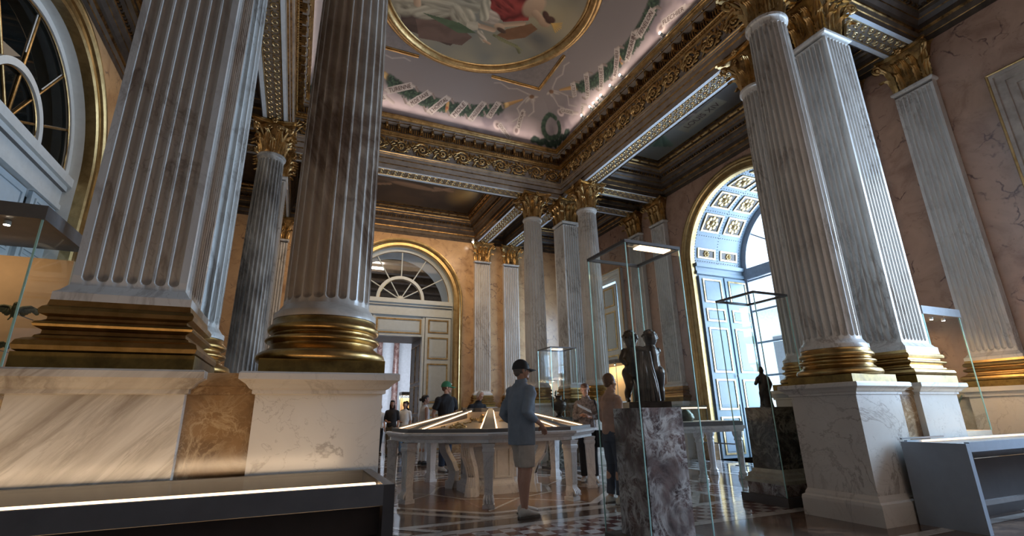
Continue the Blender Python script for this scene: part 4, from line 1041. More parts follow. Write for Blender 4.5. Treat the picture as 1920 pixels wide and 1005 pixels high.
# passage to the next room, behind the back door
b = MB(); o = .80; y0, y1 = WY1+.5, WY1+2.0
for sg in (-1, 1):
    x = CX+sg*o
    b.box(min(x, x+sg*.3), max(x, x+sg*.3), y0, y1, 0, 3.66, 'passage_wood')
    Q = lambda u, z, d, x=x, sg=sg: (x-sg*d, u, z)
    for a, c in ((y0+.08, y0+.68), (y0+.78, y1-.08)):
        for za, zb in ((.15, 1.1), (1.2, 2.1), (2.2, 3.45)): panel(b, Q, a, c, za, zb, 'passage_wood', 'passage_wood', 'gilt_dark', .03)
b.box(CX-o-.3, CX+o+.3, y0, y1, 3.66, 3.8, 'passage_wood'); struct(b.build('wall_passage'))
b = MB(); X0, X1, Y0, Y1, Z1 = CX-4.0, CX+4.0, y1, WY1+8.9, 7.2
b.box(X0-.1, X0, Y0, Y1, 0, Z1, 'taupe'); b.box(X1, X1+.1, Y0, Y1, 0, Z1, 'taupe'); b.box(X0, X1, Y1, Y1+.1, 0, 4.7, 'room_white'); b.box(X0, X1, Y1, Y1+.1, 4.7, Z1, 'taupe_dark')
b.box(X0, CX-o-.3, Y0-.1, Y0, 0, 3.8, 'taupe'); b.box(CX+o+.3, X1, Y0-.1, Y0, 0, 3.8, 'taupe')
b.box(X0, X1, Y0-1.7, Y1, Z1, Z1+.1, 'ceiling_brown')
for k in range(4): b.box(X0, X1, Y0+.6+1.4*k, Y0+.9+1.4*k, Z1-.35, Z1, 'taupe_dark')
b.box(X0, X1, Y1-.35, Y1, 5.6, 6.4, 'taupe_dark'); b.box(CX-1.4, CX-.2, Y0+1.1, Y0+1.16, Z1-.5, Z1-.42, 'led_spot')
struct(b.build('wall_beyond_back'))
marble('burgundy_marble', (.20, .08, .07), (.10, .045, .045), (.55, .45, .42), 4, .25, width=.06, rand=False)
for i, x in enumerate((3.55, 4.35, 2.35)):
    t = thing('distant_column', ['burgundy veined column seen through the doorway, between the pale wall strips', 'burgundy column seen through the doorway at the right jamb', 'burgundy column seen through the doorway, left, by the pale wall'][i], 'column', (x, Y1-.45, 0), 0, 'columns of the next room')
    b = MB(); b.lathe([(.15, .9), (.15, 3), (.13, 4.6)], 'burgundy_marble', 24); b.build('shaft', t)
    b = MB(); b.box(-.3, .3, -.3, .3, 0, .8, 'dado_marble'); b.lathe([(.28, .8), (.28, .85), (.2, .9)], 'frame_white', 24); b.build('base', t)
    b = MB(); b.lathe([(.17, 4.6), (.2, 4.7), (.26, 5.0), (.32, 5.1)], 'gilt', 16); b.box(-.3, .3, -.3, .3, 5.1, 5.2, 'gilt'); b.build('capital', t)

# ------------------------------------------------------------------ arched window embrasure on the right
XWN = 11.2
b = MB()
A = [(CY-RA, 0)]+arc(CY, RA, ZS, 40)+[(CY+RA, 0)]
b.rings([[(WX1+.12, u, z) for u, z in A], [(XWN, u, z) for u, z in A]], 'shutter_paint_dimmed', True, False, closed=False)
b.box(WX1-.05, XWN, CY-RA, CY+RA, -.02, .0, 'floor_white'); b.box(WX1+.1, XWN, CY-RA, CY+RA, -.12, -.021, 'floor_dark')
struct(b.build('wall_window_embrasure', fix=False))
b = MB()    # coffers of the intrados
for k in range(1, 9):
    a0 = radians(22.5*(k-1)+5.5+8.5*.2-1.5*0); a1 = a0+radians(16.5)
    if k == 1: a0, a1 = radians(6), radians(15)
    if k == 8: a0, a1 = radians(165), radians(174)
    for j in range(2):
        x0 = WX1+.22+j*.80; x1 = x0+.62
        def Q(u, z, d): # u: along x, z: angle
            r = RA-d; return (u, CY+r*cos(z), ZS+r*sin(z))
        fr = .045; fa = fr/RA
        for a, c, za, zb, m_, d0, d1 in ((x0, x1, a0, a0+fa, 'gilt_bright', 0, .025), (x0, x1, a1-fa, a1, 'gilt_bright', 0, .025), (x0, x0+fr, a0, a1, 'gilt_bright', 0, .025), (x1-fr, x1, a0, a1, 'gilt_bright', 0, .025), (x0+fr, x1-fr, a0+fa, a1-fa, 'ceiling_brown', 0, .006)):
            b.rings([[Q(a, z, d0), Q(c, z, d0), Q(c, z, d1), Q(a, z, d1)] for z in (za, zb)], m_, False)
        am, xm = (a0+a1)/2, (x0+x1)/2; n = Vector((0, -cos(am), -sin(am))); t = Vector((0, -sin(am), cos(am))); c = Vector(Q(xm, am, .01))
        R0 = .15 if 1 < k < 8 else .07
        for q in range(8):
            aa = q*pi/4; b.ell(c+Vector((1, 0, 0))*R0*cos(aa)+t*R0*sin(aa), Vector((R0*.5, 0, 0)), t*R0*.5, n*.03, 'gilt_bright', 8, 5)
        b.ell(c, Vector((R0*.5, 0, 0)), t*R0*.5, n*.06, 'gilt_bright', 8, 5)
    for x in (WX1+.13, WX1+.93, WX1+1.72):
        for q in range(9):
            aa = radians(22.5*(k-1)+3+q*2.5); b.ell((x, CY+(RA-.005)*cos(aa), ZS+(RA-.005)*sin(aa)), (.012, 0, 0), (0, .012, 0), (0, 0, .012), 'lead', 4, 3)
    aa = radians(22.5*(k-1)+3+.5)
    for q in range(20): x = WX1+.15+q*.083; b.ell((x, CY+(RA-.005)*cos(aa), ZS+(RA-.005)*sin(aa)), (.012, 0, 0), (0, .012, 0), (0, 0, .012), 'lead', 4, 3)
struct(b.build('trim_embrasure_coffers', fix=False))
sh = None
def shutter(x0, label, first=None):
    t = thing('window_shutter', label, 'shutter', (x0, CY+RA-.06, 0), 0, 'folded shutters of the tall arched window')
    b = MB(); Q = lambda u, z, d: (u, -d, z)
    leafdoor(b, Q, .02, .86, .02, 4.55, [1.05, 1.95, 3.25, 3.75], 'shutter_paint_dimmed', 'shutter_paint_dimmed', 'gilt_bright', 0, .04, .10, .04); b.build('leaf', t)
    b = MB(); b.tube([(.83, -.05, 1.9), (.83, -.05, 2.0)], .015, 'lead'); b.ell((.83, -.05, 1.95), (.025, 0, 0), (0, .025, 0), (0, 0, .04), 'lead'); b.build('latch', t)
    return t
s1 = shutter(WX1+.12, 'pale blue gold panelled shutter leaf nearest the gilded arch')
dup(s1, (WX1+1.02, CY+RA-.06, 0), 0, 'pale blue gold panelled shutter leaf next to the bright window panes')
b = MB(); Q = lambda u, z, d: (u, CY+RA-.0-d, z)
for z0, z1, d in ((4.60, 4.68, .06), (4.68, 4.80, .03), (4.80, 4.90, .08)): b.rings([[Q(WX1+.1, z, 0), Q(XWN, z, 0), Q(XWN, z, d), Q(WX1+.1, z, d)] for z in (z0, z1)], 'shutter_paint_dimmed', False)
struct(b.build('trim_embrasure_impost'))
def window(num, kind, x, y0, y1, z0, z1, arch=False):
    w = struct(MB().build('window_%d' % num)); b = MB(); yc, r = (y0+y1)/2, (y1-y0)/2; f = 'window_frame'
    b.box(x-.05, x+.08, y0, y0+.12, z0, z1, f); b.box(x-.05, x+.08, y1-.12, y1, z0, z1, f); b.box(x-.05, x+.08, y0, y1, z0, z0+.25, f); b.box(x-.06, x+.1, y0, y1, z1-.30, z1, f); b.box(x-.05, x+.08, yc-.06, yc+.06, z0, z1, f)
    if arch:
        A, B = arc(yc, r-.16, z1, 32), arc(yc, r, z1, 32)
        b.rings([[(x+.08, u, z) for u, z in A], [(x-.05, u, z) for u, z in A], [(x-.05, u, z) for u, z in B], [(x+.08, u, z) for u, z in B]], f, True, False, closed=False)
        A, B = arc(yc, .72, z1, 24), arc(yc, .78, z1, 24)
        b.rings([[(x+.02, u, z) for u, z in A], [(x-.03, u, z) for u, z in A], [(x-.03, u, z) for u, z in B], [(x+.02, u, z) for u, z in B]], f, True, False, closed=False)
        for a in (35, 65, 90, 115, 145):
            a = radians(a); b.tube([(x, yc+.75*cos(a), z1+.75*sin(a)), (x, yc+(r-.1)*cos(a), z1+(r-.1)*sin(a))], .02, f)
    b.build('window_frame', w, fix=False)
    b = MB()
    for z in np.arange(z0+.25+.85, z1-.3, .85): b.box(x-.03, x+.03, y0+.1, y1-.1, z-.025, z+.025, f)
    for y in ((y0+yc)/2, (yc+y1)/2): b.box(x-.02, x+.02, y-.015, y+.015, z0+.2, z1-.2, f) if kind else None
    b.build('glazing_bars', w)
    b = MB(); b.quad((x, y0, z0), (x, y1, z0), (x, y1, z1), (x, y0, z1), 'glass_window')
    if arch: b.poly([(x, u, z) for u, z in arc(yc, r-.05, z1, 32)], 'glass_window')
    b.build('pane', w, fix=False); return w
window(1, 0, XWN, CY-RA, CY+RA, .02, ZS, True)
for nm, (a, c, z0, z1), num in (('front', WF, 2), ('back', WBk, 3)):
    xo = WX1+.45; b = MB(); m_ = 'taupe' if nm == 'front' else 'frame_white'
    b.rings([[(WX1, a, z0), (WX1, c, z0), (WX1, c, z1), (WX1, a, z1)], [(xo, a, z0), (xo, c, z0), (xo, c, z1), (xo, a, z1)]], m_, False, False)
    struct(b.build('wall_reveal_'+nm, fix=False)); window(num, 0, xo, a, c, z0, z1)
    b = MB()     # moulded surround
    for o0, o1, d in ((.0, .09, .05), (.09, .19, .075), (.19, .30, .10), (.30, .36, .13)):
        for (p, q, s0, s1) in ((a-o1, a-o0, z0, z1+o0), (c+o0, c+o1, z0, z1+o0), (a-o1, c+o1, z1+o0, z1+o1)): b.box(WX1-d, WX1+.02, p, q, s0, s1, 'taupe' if nm == 'front' else 'frame_white')
        if o0 == .30:
            for p in (a-o1, c+o1): b.tube([(WX1-d, p, z0), (WX1-d, p, z1+o1)], .018, 'gilt', 6)
            b.tube([(WX1-d, a-o1, z1+o1), (WX1-d, c+o1, z1+o1)], .018, 'gilt', 6)
    struct(b.build('trim_window_surround_'+nm))
# folded panelled shutters beside the far corner window
for i, yy in enumerate((WBk[0]-.0,)):
    t = thing('window_shutter', 'cream and gold panelled shutter of the far corner window, seen between the columns', 'shutter', (WX1-.12, 12.66, 1.4)); b = MB(); Q = lambda u, z, d: (-d, u, z)
    leafdoor(b, Q, -.02, .78, 0, 3.75, [1.1, 1.55, 2.95], 'frame_white', 'door_paint_blue', 'gilt_bright', 0, .04, .1, .045); b.build('leaf', t)
# the building across the court
t = thing('palace_facade', 'pale stone facade across the courtyard seen through the tall window', 'building', (24, 8, -4))
b = MB(); b.box(0, .6, -14, 16, 0, 10.5, 'stone_outside'); b.build('wall', t)
for k in range(7):
    b = MB(); y = -10+4*k; b.box(-.08, .02, y-.8, y+.8, 1.5, 4.6, 'lead'); b.box(-.08, .02, y-.8, y+.8, 6, 9, 'lead'); b.build('window', t)
b = MB(); b.box(-.5, .8, -14.2, 16.2, 10.5, 11, 'stone_outside'); b.build('cornice', t)
# ------------------------------------------------------------------ desk showcases in the foreground
def glassbox(name, par, x0, x1, y0, y1, z0, z1, edge=.006, top=True, sides='xXyY', em='glass_edge'):
    b = MB(); t = .006
    if 'x' in sides: b.box(x0, x0+t, y0+t, y1-t, z0, z1, 'glass_case')
    if 'X' in sides: b.box(x1-t, x1, y0+t, y1-t, z0, z1, 'glass_case')
    if 'y' in sides: b.box(x0+t, x1-t, y0, y0+t, z0, z1, 'glass_case')
    if 'Y' in sides: b.box(x0+t, x1-t, y1-t, y1, z0, z1, 'glass_case')
    if top: b.box(x0, x1, y0, y1, z1, z1+t, 'glass_case')
    o = b.build(name, par); b = MB(); e = edge
    for x in (x0, x1):
        for y in (y0, y1): b.box(x-e, x+e, y-e, y+e, z0, z1, em)
    b.build('glass_edge', par); return o
t = thing('desk_showcase', 'dark desk showcase with glowing strip in the left foreground', 'showcase', (0, 0, 0))
DX0, DX1, DY0, DY1 = -2.3, .46, 2.42, 3.20
b = MB()
b.box(DX1-.05, DX1, DY0, DY1, 0, .8, 'case_dark'); b.box(DX0, DX0+.05, DY0, DY1, 0, .8, 'case_dark'); b.box(DX0+.05, DX1-.05, DY0, DY0+.03, .715, .80, 'case_grey_dark'); b.box(DX0+.05, DX1-.05, DY1-.04, DY1, .60, .80, 'case_dark')
b.box(DX0+.05, DX1-.05, DY0+.08, DY0+.12, .585, .70, 'case_dark'); b.box(DX0+.05, DX1-.25, DY0+.16, DY0+.20, .40, .58, 'case_dark'); b.box(DX0+.05, DX1-.05, DY1-.12, DY1-.08, 0, .60, 'case_dark'); b.build('cabinet', t)
b = MB(); b.box(DX0+.05, DX1-.05, DY0+.12, DY1-.04, .66, .69, 'case_lining'); b.build('lining', t)
b = MB(); b.box(DX0+.05, DX1-.05, DY0+.06, DY1-.04, .792, .802, 'glass_case'); b.build('glass_top', t)
b = MB(); b.box(DX0+.06, DX1-.06, DY0+.165, DY0+.20, .768, .791, 'led_warm'); b.build('light_strip', t)
b = MB(); b.box(DX0+.05, DX1-.05, DY0+.03, DY0+.155, .755, .762, 'case_lining'); b.build('strip_housing', t)
area('desk_showcase_light', (-.95, 2.68, .80), (0, 1, .22), 2.6, .05, 2.0, (1, .72, .46), 120)

t = thing('desk_showcase', 'light grey desk showcase at the lower right, its plain end panel towards the room', 'showcase', (0, 0, 0))
b = MB(); x0, x1, y0, y1 = 5.75, 9.0, 2.71, 3.26
b.box(x0, x0+.06, y0, y1, 0, .765, 'case_grey'); b.build('end_panel', t); b = MB(); b.box(x1-.06, x1, y0, y1, 0, .765, 'case_grey'); b.build('end_panel', t)
b = MB(); b.box(x0+.061, x1-.061, y0, y0+.04, .69, .775, 'case_grey'); b.box(x0+.06, x1-.06, y1-.03, y1, .55, .775, 'case_grey'); b.box(x0+.06, x1-.06, y0+.05, y1-.03, .69, .70, 'case_lining_light'); b.build('top_frame', t)
b = MB(); b.box(x0, x1-.01, y0, y1-.01, .776, .784, 'glass_case'); b.build('glass_top', t)
b = MB(); b.box(x0+.3, x1-.06, y1-.05, y1-.04, .755, .77, 'led_warm'); b.build('light_strip', t)
b = MB(); b.box(x0, x0+.75, y1-.02, y1+.0, .785, .80, 'case_grey_dark'); b.build('hinge', t)
b = MB(); b.box(x0+.06, x1-.06, y1-.10, y1-.07, 0.0, .55, 'case_dark'); b.build('back_panel', t)
b = MB(); b.box(x0+.06, x1-.06, y0+.12, y0+.16, .20, .24, 'case_grey_dark'); b.build('foot_rail', t)
b = MB(); b.box(6.95, 7.03, y0+.05, y0+.09, .0, .69, 'case_grey'); b.rings([[(7.03, y0+.05, .69), (7.03, y0+.05, .32), (7.33, y0+.05, .26), (7.33, y0+.05, .12), (7.26, y0+.05, .12), (7.26, y0+.05, .22), (7.03, y0+.05, .25)], [(7.03, y0+.09, .69), (7.03, y0+.09, .32), (7.33, y0+.09, .26), (7.33, y0+.09, .12), (7.26, y0+.09, .12), (7.26, y0+.09, .22), (7.03, y0+.09, .25)]], 'case_grey', False); b.build('bracket', t)

# ------------------------------------------------------------------ octagonal table case in the middle
t = thing('octagonal_table_case', 'octagonal white marble table topped by glowing sloped glass cases, room centre', 'showcase', (CX, CY, 0))
def octr(ap, z, q=0): return [(ap/cos(pi/8)*cos(pi/8+k*pi/4+q), ap/cos(pi/8)*sin(pi/8+k*pi/4+q), z) for k in range(8)]
b = MB(); b.rings([octr(a, z) for a, z in ((1.36, .755), (1.47, .76), (1.47, .80), (1.50, .81), (1.53, .845), (1.55, .85), (1.55, .875), (1.52, .885), (1.36, .886))], 'table_marble', False); b.build('tabletop', t)
b = MB(); b.rings([octr(a, z) for a, z in ((1.33, .66), (1.40, .66), (1.40, .755), (1.33, .755), (1.33, .66))], 'table_marble', False, False); b.build('apron', t) if False else None
b = MB(); b.rings([octr(a, z) for a, z in ((.5, 0.006), (.5, .12), (.46, .14), (.44, .18), (.44, .66), (.48, .70), (.52, .754))], 'table_marble', False)
for k in range(8):
    a = k*pi/4; n = Vector((cos(a), sin(a), 0)); u_ = Vector((-n.y, n.x, 0)); Q = lambda u, z, d, n=n, u_=u_: tuple(n*(.44+d)+u_*u+Vector((0, 0, z)))
    panel(b, Q, -.13, .13, .22, .64, 'table_marble', 'table_marble', 'table_marble', .025)
b.build('core', t)
def leg_mb():
    b = MB(); b.box(-.075, .075, -.075, .075, 0.006, .05, 'table_marble')
    b.rings([[(sx*w*1.0, sy*w+o, z) for sx, sy in ((-1, -1), (1, -1), (1, 1), (-1, 1))] for w, z, o in ((.06, .12, 0), (.052, .18, 0), (.056, .30, 0), (.066, .62, 0), (.070, .64, 0), (.078, .66, 0), (.078, .69, 0), (.07, .70, 0), (.085, .754, 0))], 'table_marble', False)
    for k in range(4):   # flutes as raised fillets, lion paw toes below
        x = -.045+.03*k; b.tube([(x, -.056, .2), (x, -.064, .60)], .007, 'table_marble', 5)
        b.tube([(x, -.05, .15), (x*1.15, -.085, .11), (x*1.2, -.095, .065)], [.016, .019, .016], 'table_marble', 6)
    b.box(-.06, .06, -.06, .06, .05, .125, 'table_marble'); return b
lm = leg_mb().build('leg', t); first = True
for k in range(8):
    a = pi/8+k*pi/4
    o = lm if first else lm.copy()
    if not first: COL.objects.link(o); o.parent = t
    first = False; o.location = (1.55*cos(a), 1.55*sin(a), 0); o.rotation_euler = (0, 0, a+pi/2)
for k in range(4):      # scrolled consoles round the core
    a = pi/4+k*pi/2+pi/8*0; b = MB(); pts = [(.86, .74, .06), (.86, .66, .07), (.82, .54, .075), (.72, .40, .07), (.66, .26, .065), (.67, .12, .08), (.70, .006, .09)]
    b.rings([[(r-.06, -w, z), (r+.06, -w, z), (r+.06, w, z), (r-.06, w, z)] for r, z, w in pts], 'table_marble', False)
    b.box(.4, .8, -.03, .03, .006, .12, 'table_marble'); b.box(.4, .86, -.04, .04, .66, .754, 'table_marble')
    for x in (-.03, .0, .03): b.tube([(r+.062, x, z) for r, z, w in pts], .006, 'table_marble', 5)
    b.build('console', t, (0, 0, 0), (0, 0, a))
b = MB(); b.rings([octr(a, z) for a, z in ((1.46, .887), (1.46, .93), (1.42, .935), (1.42, .887))], 'case_grey_dark', False, False)
for k in range(8):
    a = pi/8+k*pi/4; n = Vector((cos(a), sin(a), 0)); u_ = Vector((-n.y, n.x, 0)); A = n*1.53+Vector((0, 0, .925)); B = n*.42+Vector((0, 0, 1.20))
    b.rings([[A-u_*.09, A+u_*.09, A+u_*.09-Vector((0, 0, .03)), A-u_*.09-Vector((0, 0, .03))], [B-u_*.035, B+u_*.035, B+u_*.035-Vector((0, 0, .28)), B-u_*.035-Vector((0, 0, .28))]], 'case_grey_dark', False)
b.rings([octr(.36, z) for z in (.89, 1.21)], 'case_grey_dark', False); b.build('case_frame', t)
b = MB(); b.rings([octr(1.42, .897), octr(.52, 1.06), octr(.52, 1.15)], 'case_lining_light', False, False); b.build('lining', t)
b = MB(); b.rings([octr(1.43, .938), octr(.38, 1.205)], 'glass_case', False, False, True); b.build('glass_slope', t)
b = MB()
for k in range(8):
    a = pi/8+k*pi/4; n = Vector((cos(a), sin(a), 0)); u_ = Vector((-n.y, n.x, 0))
    for s_ in (-1, 1):
        A = n*1.46+u_*s_*.11+Vector((0, 0, .918)); B = n*.46+u_*s_*.04+Vector((0, 0, 1.165)); b.tube([A, B], .008, 'led_warm', 5)
b.build('light_strip', t)
b = MB()
for k in range(8):
    a = pi/8+k*pi/4; n = Vector((cos(a), sin(a), 0)); u_ = Vector((-n.y, n.x, 0))
    A = n*1.44; B = n*.44; b.quad(A+Vector((0, 0, .9)), n*.56+Vector((0, 0, 1.06)), n*.56+Vector((0, 0, 1.13)), A+Vector((0, 0, .91)), 'case_lining_light')
b.build('divider', t)
point('octagon_glow', (CX, CY, 1.35), 4, WARM, .2)
area('octagon_underglow', (CX, CY-1.2, .70), (0, 0, -1), 2.0, .4, 2.2, WARM)
area('octagon_underglow_back', (CX+.6, CY+.9, .70), (0, 0, -1), 1.6, .4, 1.6, WARM)
r0 = None; rs_ = random.Random(3)
for k in range(26):
    seg = [4, 5, 5, 5, 6, 6, 7][k % 7]; a = seg*pi/4+rs_.uniform(-.22, .22); r = rs_.uniform(.65, 1.25); loc = (CX+r*cos(a), CY+r*sin(a), .905+(1.42-r)*.181)
    if r0 is None:
        b = MB(); b.tube([(.032*cos(q*pi/8), .032*sin(q*pi/8), .006*sin(q)) for q in range(17)], .006, 'gilt_bright', 6); b.ell((.034, 0, .008), (.012, 0, 0), (0, .012, 0), (0, 0, .01), 'gilt', 6, 4)
        r0 = tag(b.build('gold_bracelet', None, loc), 'small gold ring or bracelet lying on the lit lining of the octagonal glass case', 'jewellery', 'gold jewellery in the octagonal case'); o = r0
    else: o = r0.copy(); COL.objects.link(o)
    o['label'] = 'small gold ring or bracelet in the octagonal case, '+{4: 'leftmost segment', 5: 'front left segment with the gold flask', 6: 'front segment behind the man', 7: 'segment right of the man'}[seg]
    o.location = loc; o.rotation_euler = (0, 0, k*1.7); o.scale = (1+.5*(k % 3),)*3
b = MB(); b.lathe([(.02, 0), (.05, .01), (.055, .04), (.03, .085), (.018, .10), (.026, .115), (.0, .116)], 'gilt', 20)
tag(b.build('gold_flask', None, (CX-.42, CY-.72, 1.0)), 'round gold flask standing inside the octagonal glass case left of the man', 'flask')

# ------------------------------------------------------------------ tall glass showcase with bronze children
t = thing('tall_showcase', 'tall clear glass showcase with dark top frame, right of centre', 'showcase', (0, 0, 0))
gx0, gx1, gy0, gy1, gz = 2.77, 3.43, 3.59, 4.25, 2.70
glassbox('glass', t, gx0, gx1, gy0, gy1, .045, gz-.03, .0045, False)
b = MB()
for (a, c, d_, e) in ((gx0-.01, gx1+.01, gy0-.01, gy0+.02), (gx0-.01, gx1+.01, gy1-.02, gy1+.01), (gx0-.01, gx0+.02, gy0+.02, gy1-.02), (gx1-.02, gx1+.01, gy0+.02, gy1-.02)): b.box(a, c, d_, e, gz-.03, gz, 'case_dark')
b.build('top_frame', t); b = MB(); b.box(gx0+.02, gx1-.02, gy0+.02, gy1-.02, gz-.012, gz-.006, 'glass_case'); b.build('top_glass', t)
b = MB(); b.box(gx0-.01, gx1+.01, gy0-.01, gy1+.01, 0.003, .045, 'case_dark'); b.build('base', t)
b = MB(); b.box(gx0+.22, gx1-.06, gy0+.05, gy0+.16, gz-.03, gz-.015, 'led_warm'); b.build('light_strip', t)
sx_, sy_ = 3.10, 3.92
t = thing('stone_plinth', 'mottled purple and white breccia block inside the tall glass showcase', 'plinth', (sx_, sy_, .046)); b = MB(); b.box(-.225, .225, -.225, .225, 0, 1.09, 'purple_marble'); b.build('block', t)

def fuse(b, mat_, voxel=.008, it=4):
    # one continuous surface from overlapping volumes
    me = bpy.data.meshes.new('f'); me.from_pydata(b.v, [], b.f); bm = bmesh.new(); bm.from_mesh(me); bmesh.ops.recalc_face_normals(bm, faces=bm.faces); bm.to_mesh(me); bm.free()
    o = bpy.data.objects.new('tmp_fuse', me); COL.objects.link(o)
    r = o.modifiers.new('r', 'REMESH'); r.mode = 'VOXEL'; r.voxel_size = voxel; r.use_smooth_shade = True
    if it: q = o.modifiers.new('s', 'SMOOTH'); q.factor = .5; q.iterations = it
    dg = bpy.context.evaluated_depsgraph_get(); m2 = bpy.data.meshes.new_from_object(o.evaluated_get(dg)); bpy.data.objects.remove(o)
    m2.materials.clear(); m2.materials.append(MT[mat_]); m2.polygons.foreach_set('use_smooth', [True]*len(m2.polygons)); return m2
def capsules(b, nodes, edges, n=12):
    for i, (p, r) in enumerate(nodes):
        r = r[0] if isinstance(r, tuple) else r; b.ell(p, (r, 0, 0), (0, r, 0), (0, 0, r), 'bronze', n, 8)
    for a, c in edges:
        (p, r), (q, r2) = nodes[a], nodes[c]; r = r[0] if isinstance(r, tuple) else r; r2 = r2[0] if isinstance(r2, tuple) else r2
        if (Vector(p)-Vector(q)).length > 1e-5: b.tube([p, q], [r, r2], 'bronze', n)
def skin_mesh(name, nodes, edges, mat_, sub=2, extra=None, voxel=None, it=4):
    b = MB(); capsules(b, nodes, edges)
    for c, rx, ry, rz_ in (extra or []): b.ell(c, rx, ry, rz_, 'bronze', 16, 10)
    m = fuse(b, mat_, voxel or (.006 if sub == 2 else .004), it); m.name = name; return m
class Skel:
    def __init__(s): s.n = []; s.e = []
    def add(s, p, r, par=None):
        s.n.append((Vector(p), r)); i = len(s.n)-1
        if par is not None: s.e.append((par, i))
        return i
    def chain(s, par, pts):
        for p, r in pts: par = s.add(p, r, par)
        return par
def putto(k, mir=1, face=1):
    s = Skel(); f = face
    P = s.add((0, 0, .25*k), .072*k); s.chain(P, [((0, .018*f, .31*k), .073*k), ((.0, .005*f, .37*k), .066*k), ((.0, 0, .40*k), .058*k), ((0, 0, .435*k), .036*k), ((.0, .010*f, .470*k), .050*k), ((0, -.004*f, .512*k), .067*k), ((0, .068*f, .485*k), .012*k), ((0, .05*f, .458*k), .02*k)])
    ch = 2
    for sx, kn, an in ((1, .0, .0), (-1, .045*f, -.02*f)):
        h = s.add((sx*.045*k, -.02*f*k, .232*k), .052*k, P); s.chain(h, [((sx*.050*k, .0+kn*k, .15*k), .040*k), ((sx*.052*k, kn*.9*k, .115*k), .032*k), ((sx*.054*k, an*k, .08*k), .033*k), ((sx*.06*k, an*k, .026*k), .022*k), ((sx*.065*k, (an+.05*f)*k, .014*k), .02*k), ((sx*.067*k, (an+.075*f)*k, .012*k), .014*k)])
    return s, ch
tag_l = 'dark bronze group of two plump embracing children inside the tall glass showcase'
t = thing('bronze_group', tag_l, 'statue', (sx_+.02, sy_, 1.137), radians(-24)); t.scale = (1.1, 1.1, 1.2)
b = MB(); b.box(-.19, .17, -.13, .13, 0, .045, 'bronze'); b.build('base', t)
k = 1.0
s, ch = putto(k, 1, 1)   # right child seen from behind
s.chain(ch, [((.062, .01, .405), .03), ((.03, .06, .39), .026), ((-.04, .08, .40), .022)]); s.chain(ch, [((-.062, 0, .41), .032), ((-.12, -.01, .425), .026), ((-.19, .0, .425), .021), ((-.21, .005, .42), .016)])
for i, (p, r) in enumerate(s.n): s.n[i] = (p+Vector((.075, 0, .045)), r)
m1 = skin_mesh('child', s.n, s.e, 'bronze', voxel=.005, it=3); o = bpy.data.objects.new('child', m1); COL.objects.link(o); o.parent = t
s, ch = putto(k, 1, -1)
s.chain(ch, [((-.062, -.01, .405), .03), ((-.10, -.03, .34), .026), ((-.07, -.07, .30), .02)]); s.chain(ch, [((.062, 0, .41), .032), ((.11, .03, .42), .026), ((.16, .04, .44), .021)])
for i, (p, r) in enumerate(s.n): s.n[i] = (p+Vector((-.10, .02, .045)), r)
m1 = skin_mesh('child', s.n, s.e, 'bronze', voxel=.005, it=3); o = bpy.data.objects.new('child', m1); COL.objects.link(o); o.parent = t
for cx_, cy_ in ((.075, .005), (-.10, .02)):
    b = MB(); rr = random.Random(5)
    for q in range(46):
        a = rr.uniform(0, 2*pi); e = rr.uniform(-.1, 1.4); p = Vector((cx_+.062*cos(a)*cos(e), cy_+.062*sin(a)*cos(e), .575+.060*sin(e))); b.ell(p-Vector((0, 0, .015)), (.015, 0, 0), (0, .015, 0), (0, 0, .013), 'bronze', 6, 4)
    b.build('hair', t)
b = MB(); rr = random.Random(8)
for q in range(9):
    x = -.05+.012*q; b.tube([(x*.9, -.03-.03*sin(q), .44), (x*1.2-.01, -.07, .33), (x*1.6, -.075-.01*sin(q*2), .20), (x*2.0+.01*sin(q*3), -.07, .05)], [.012, .018, .016, .02], 'bronze', 6)
b.rings([[(-.07*w, -.05, z), (.06*w, -.06, z), (.06*w, .05, z), (-.07*w, .06, z)] for w, z in ((1.1, .045), (.9, .2), (.8, .4))], 'bronze', True); b.build('drapery', t)

# ------------------------------------------------------------------ smaller showcase by the right cluster
t = thing('tall_showcase', 'narrow dark framed glass showcase over a stone pedestal beside the right white pedestal', 'showcase', (0, 0, 0))
qx, qy = 5.72, 4.735; h = .315
glassbox('glass', t, qx-h, qx+h, qy-h, qy+h, .105, 2.58, .005, False)
b = MB()
for (a, c, d_, e) in ((qx-h-.01, qx+h+.01, qy-h-.01, qy-h+.02), (qx-h-.01, qx+h+.01, qy+h-.02, qy+h+.01), (qx-h-.01, qx-h+.02, qy-h+.02, qy+h-.02), (qx+h-.02, qx+h+.01, qy-h+.02, qy+h-.02)): b.box(a, c, d_, e, 2.58, 2.61, 'case_dark')
b.build('top_frame', t); b = MB(); b.box(qx-h-.02, qx+h+.02, qy-h-.02, qy+h+.02, .003, .105, 'case_dark'); b.build('base', t)
t = thing('stone_pedestal', 'dark green veined stone pedestal on a pale moulded foot inside the narrow showcase', 'pedestal', (qx, qy, .106))
b = MB(); b.sqsweep(.2, .2, [(.07, 0), (.07, .13)], 'purple_marble'); b.build('foot_block', t)
b = MB(); b.sqsweep(.2, .2, [(.09, .131), (.09, .17), (.06, .19), (.055, .23), (.02, .25), (.01, .29)], 'dado_marble'); b.build('foot_moulding', t)
b = MB(); b.box(-.2, .2, -.2, .2, .291, 1.03, 'dark_marble'); b.build('block', t)
t = thing('bronze_statuette', 'dark bronze figure of a standing draped man on the dark pedestal by the window', 'statuette', (qx-.02, qy, 1.137), 2.2)
s = Skel(); P = s.add((0, 0, .24), .055); c_ = s.chain(P, [((0, .0, .32), .055), ((0, 0, .385), .05)]); s.chain(c_, [((0, .01, .43), .022), ((0, .03, .47), .032), ((0, .035, .50), .024)])
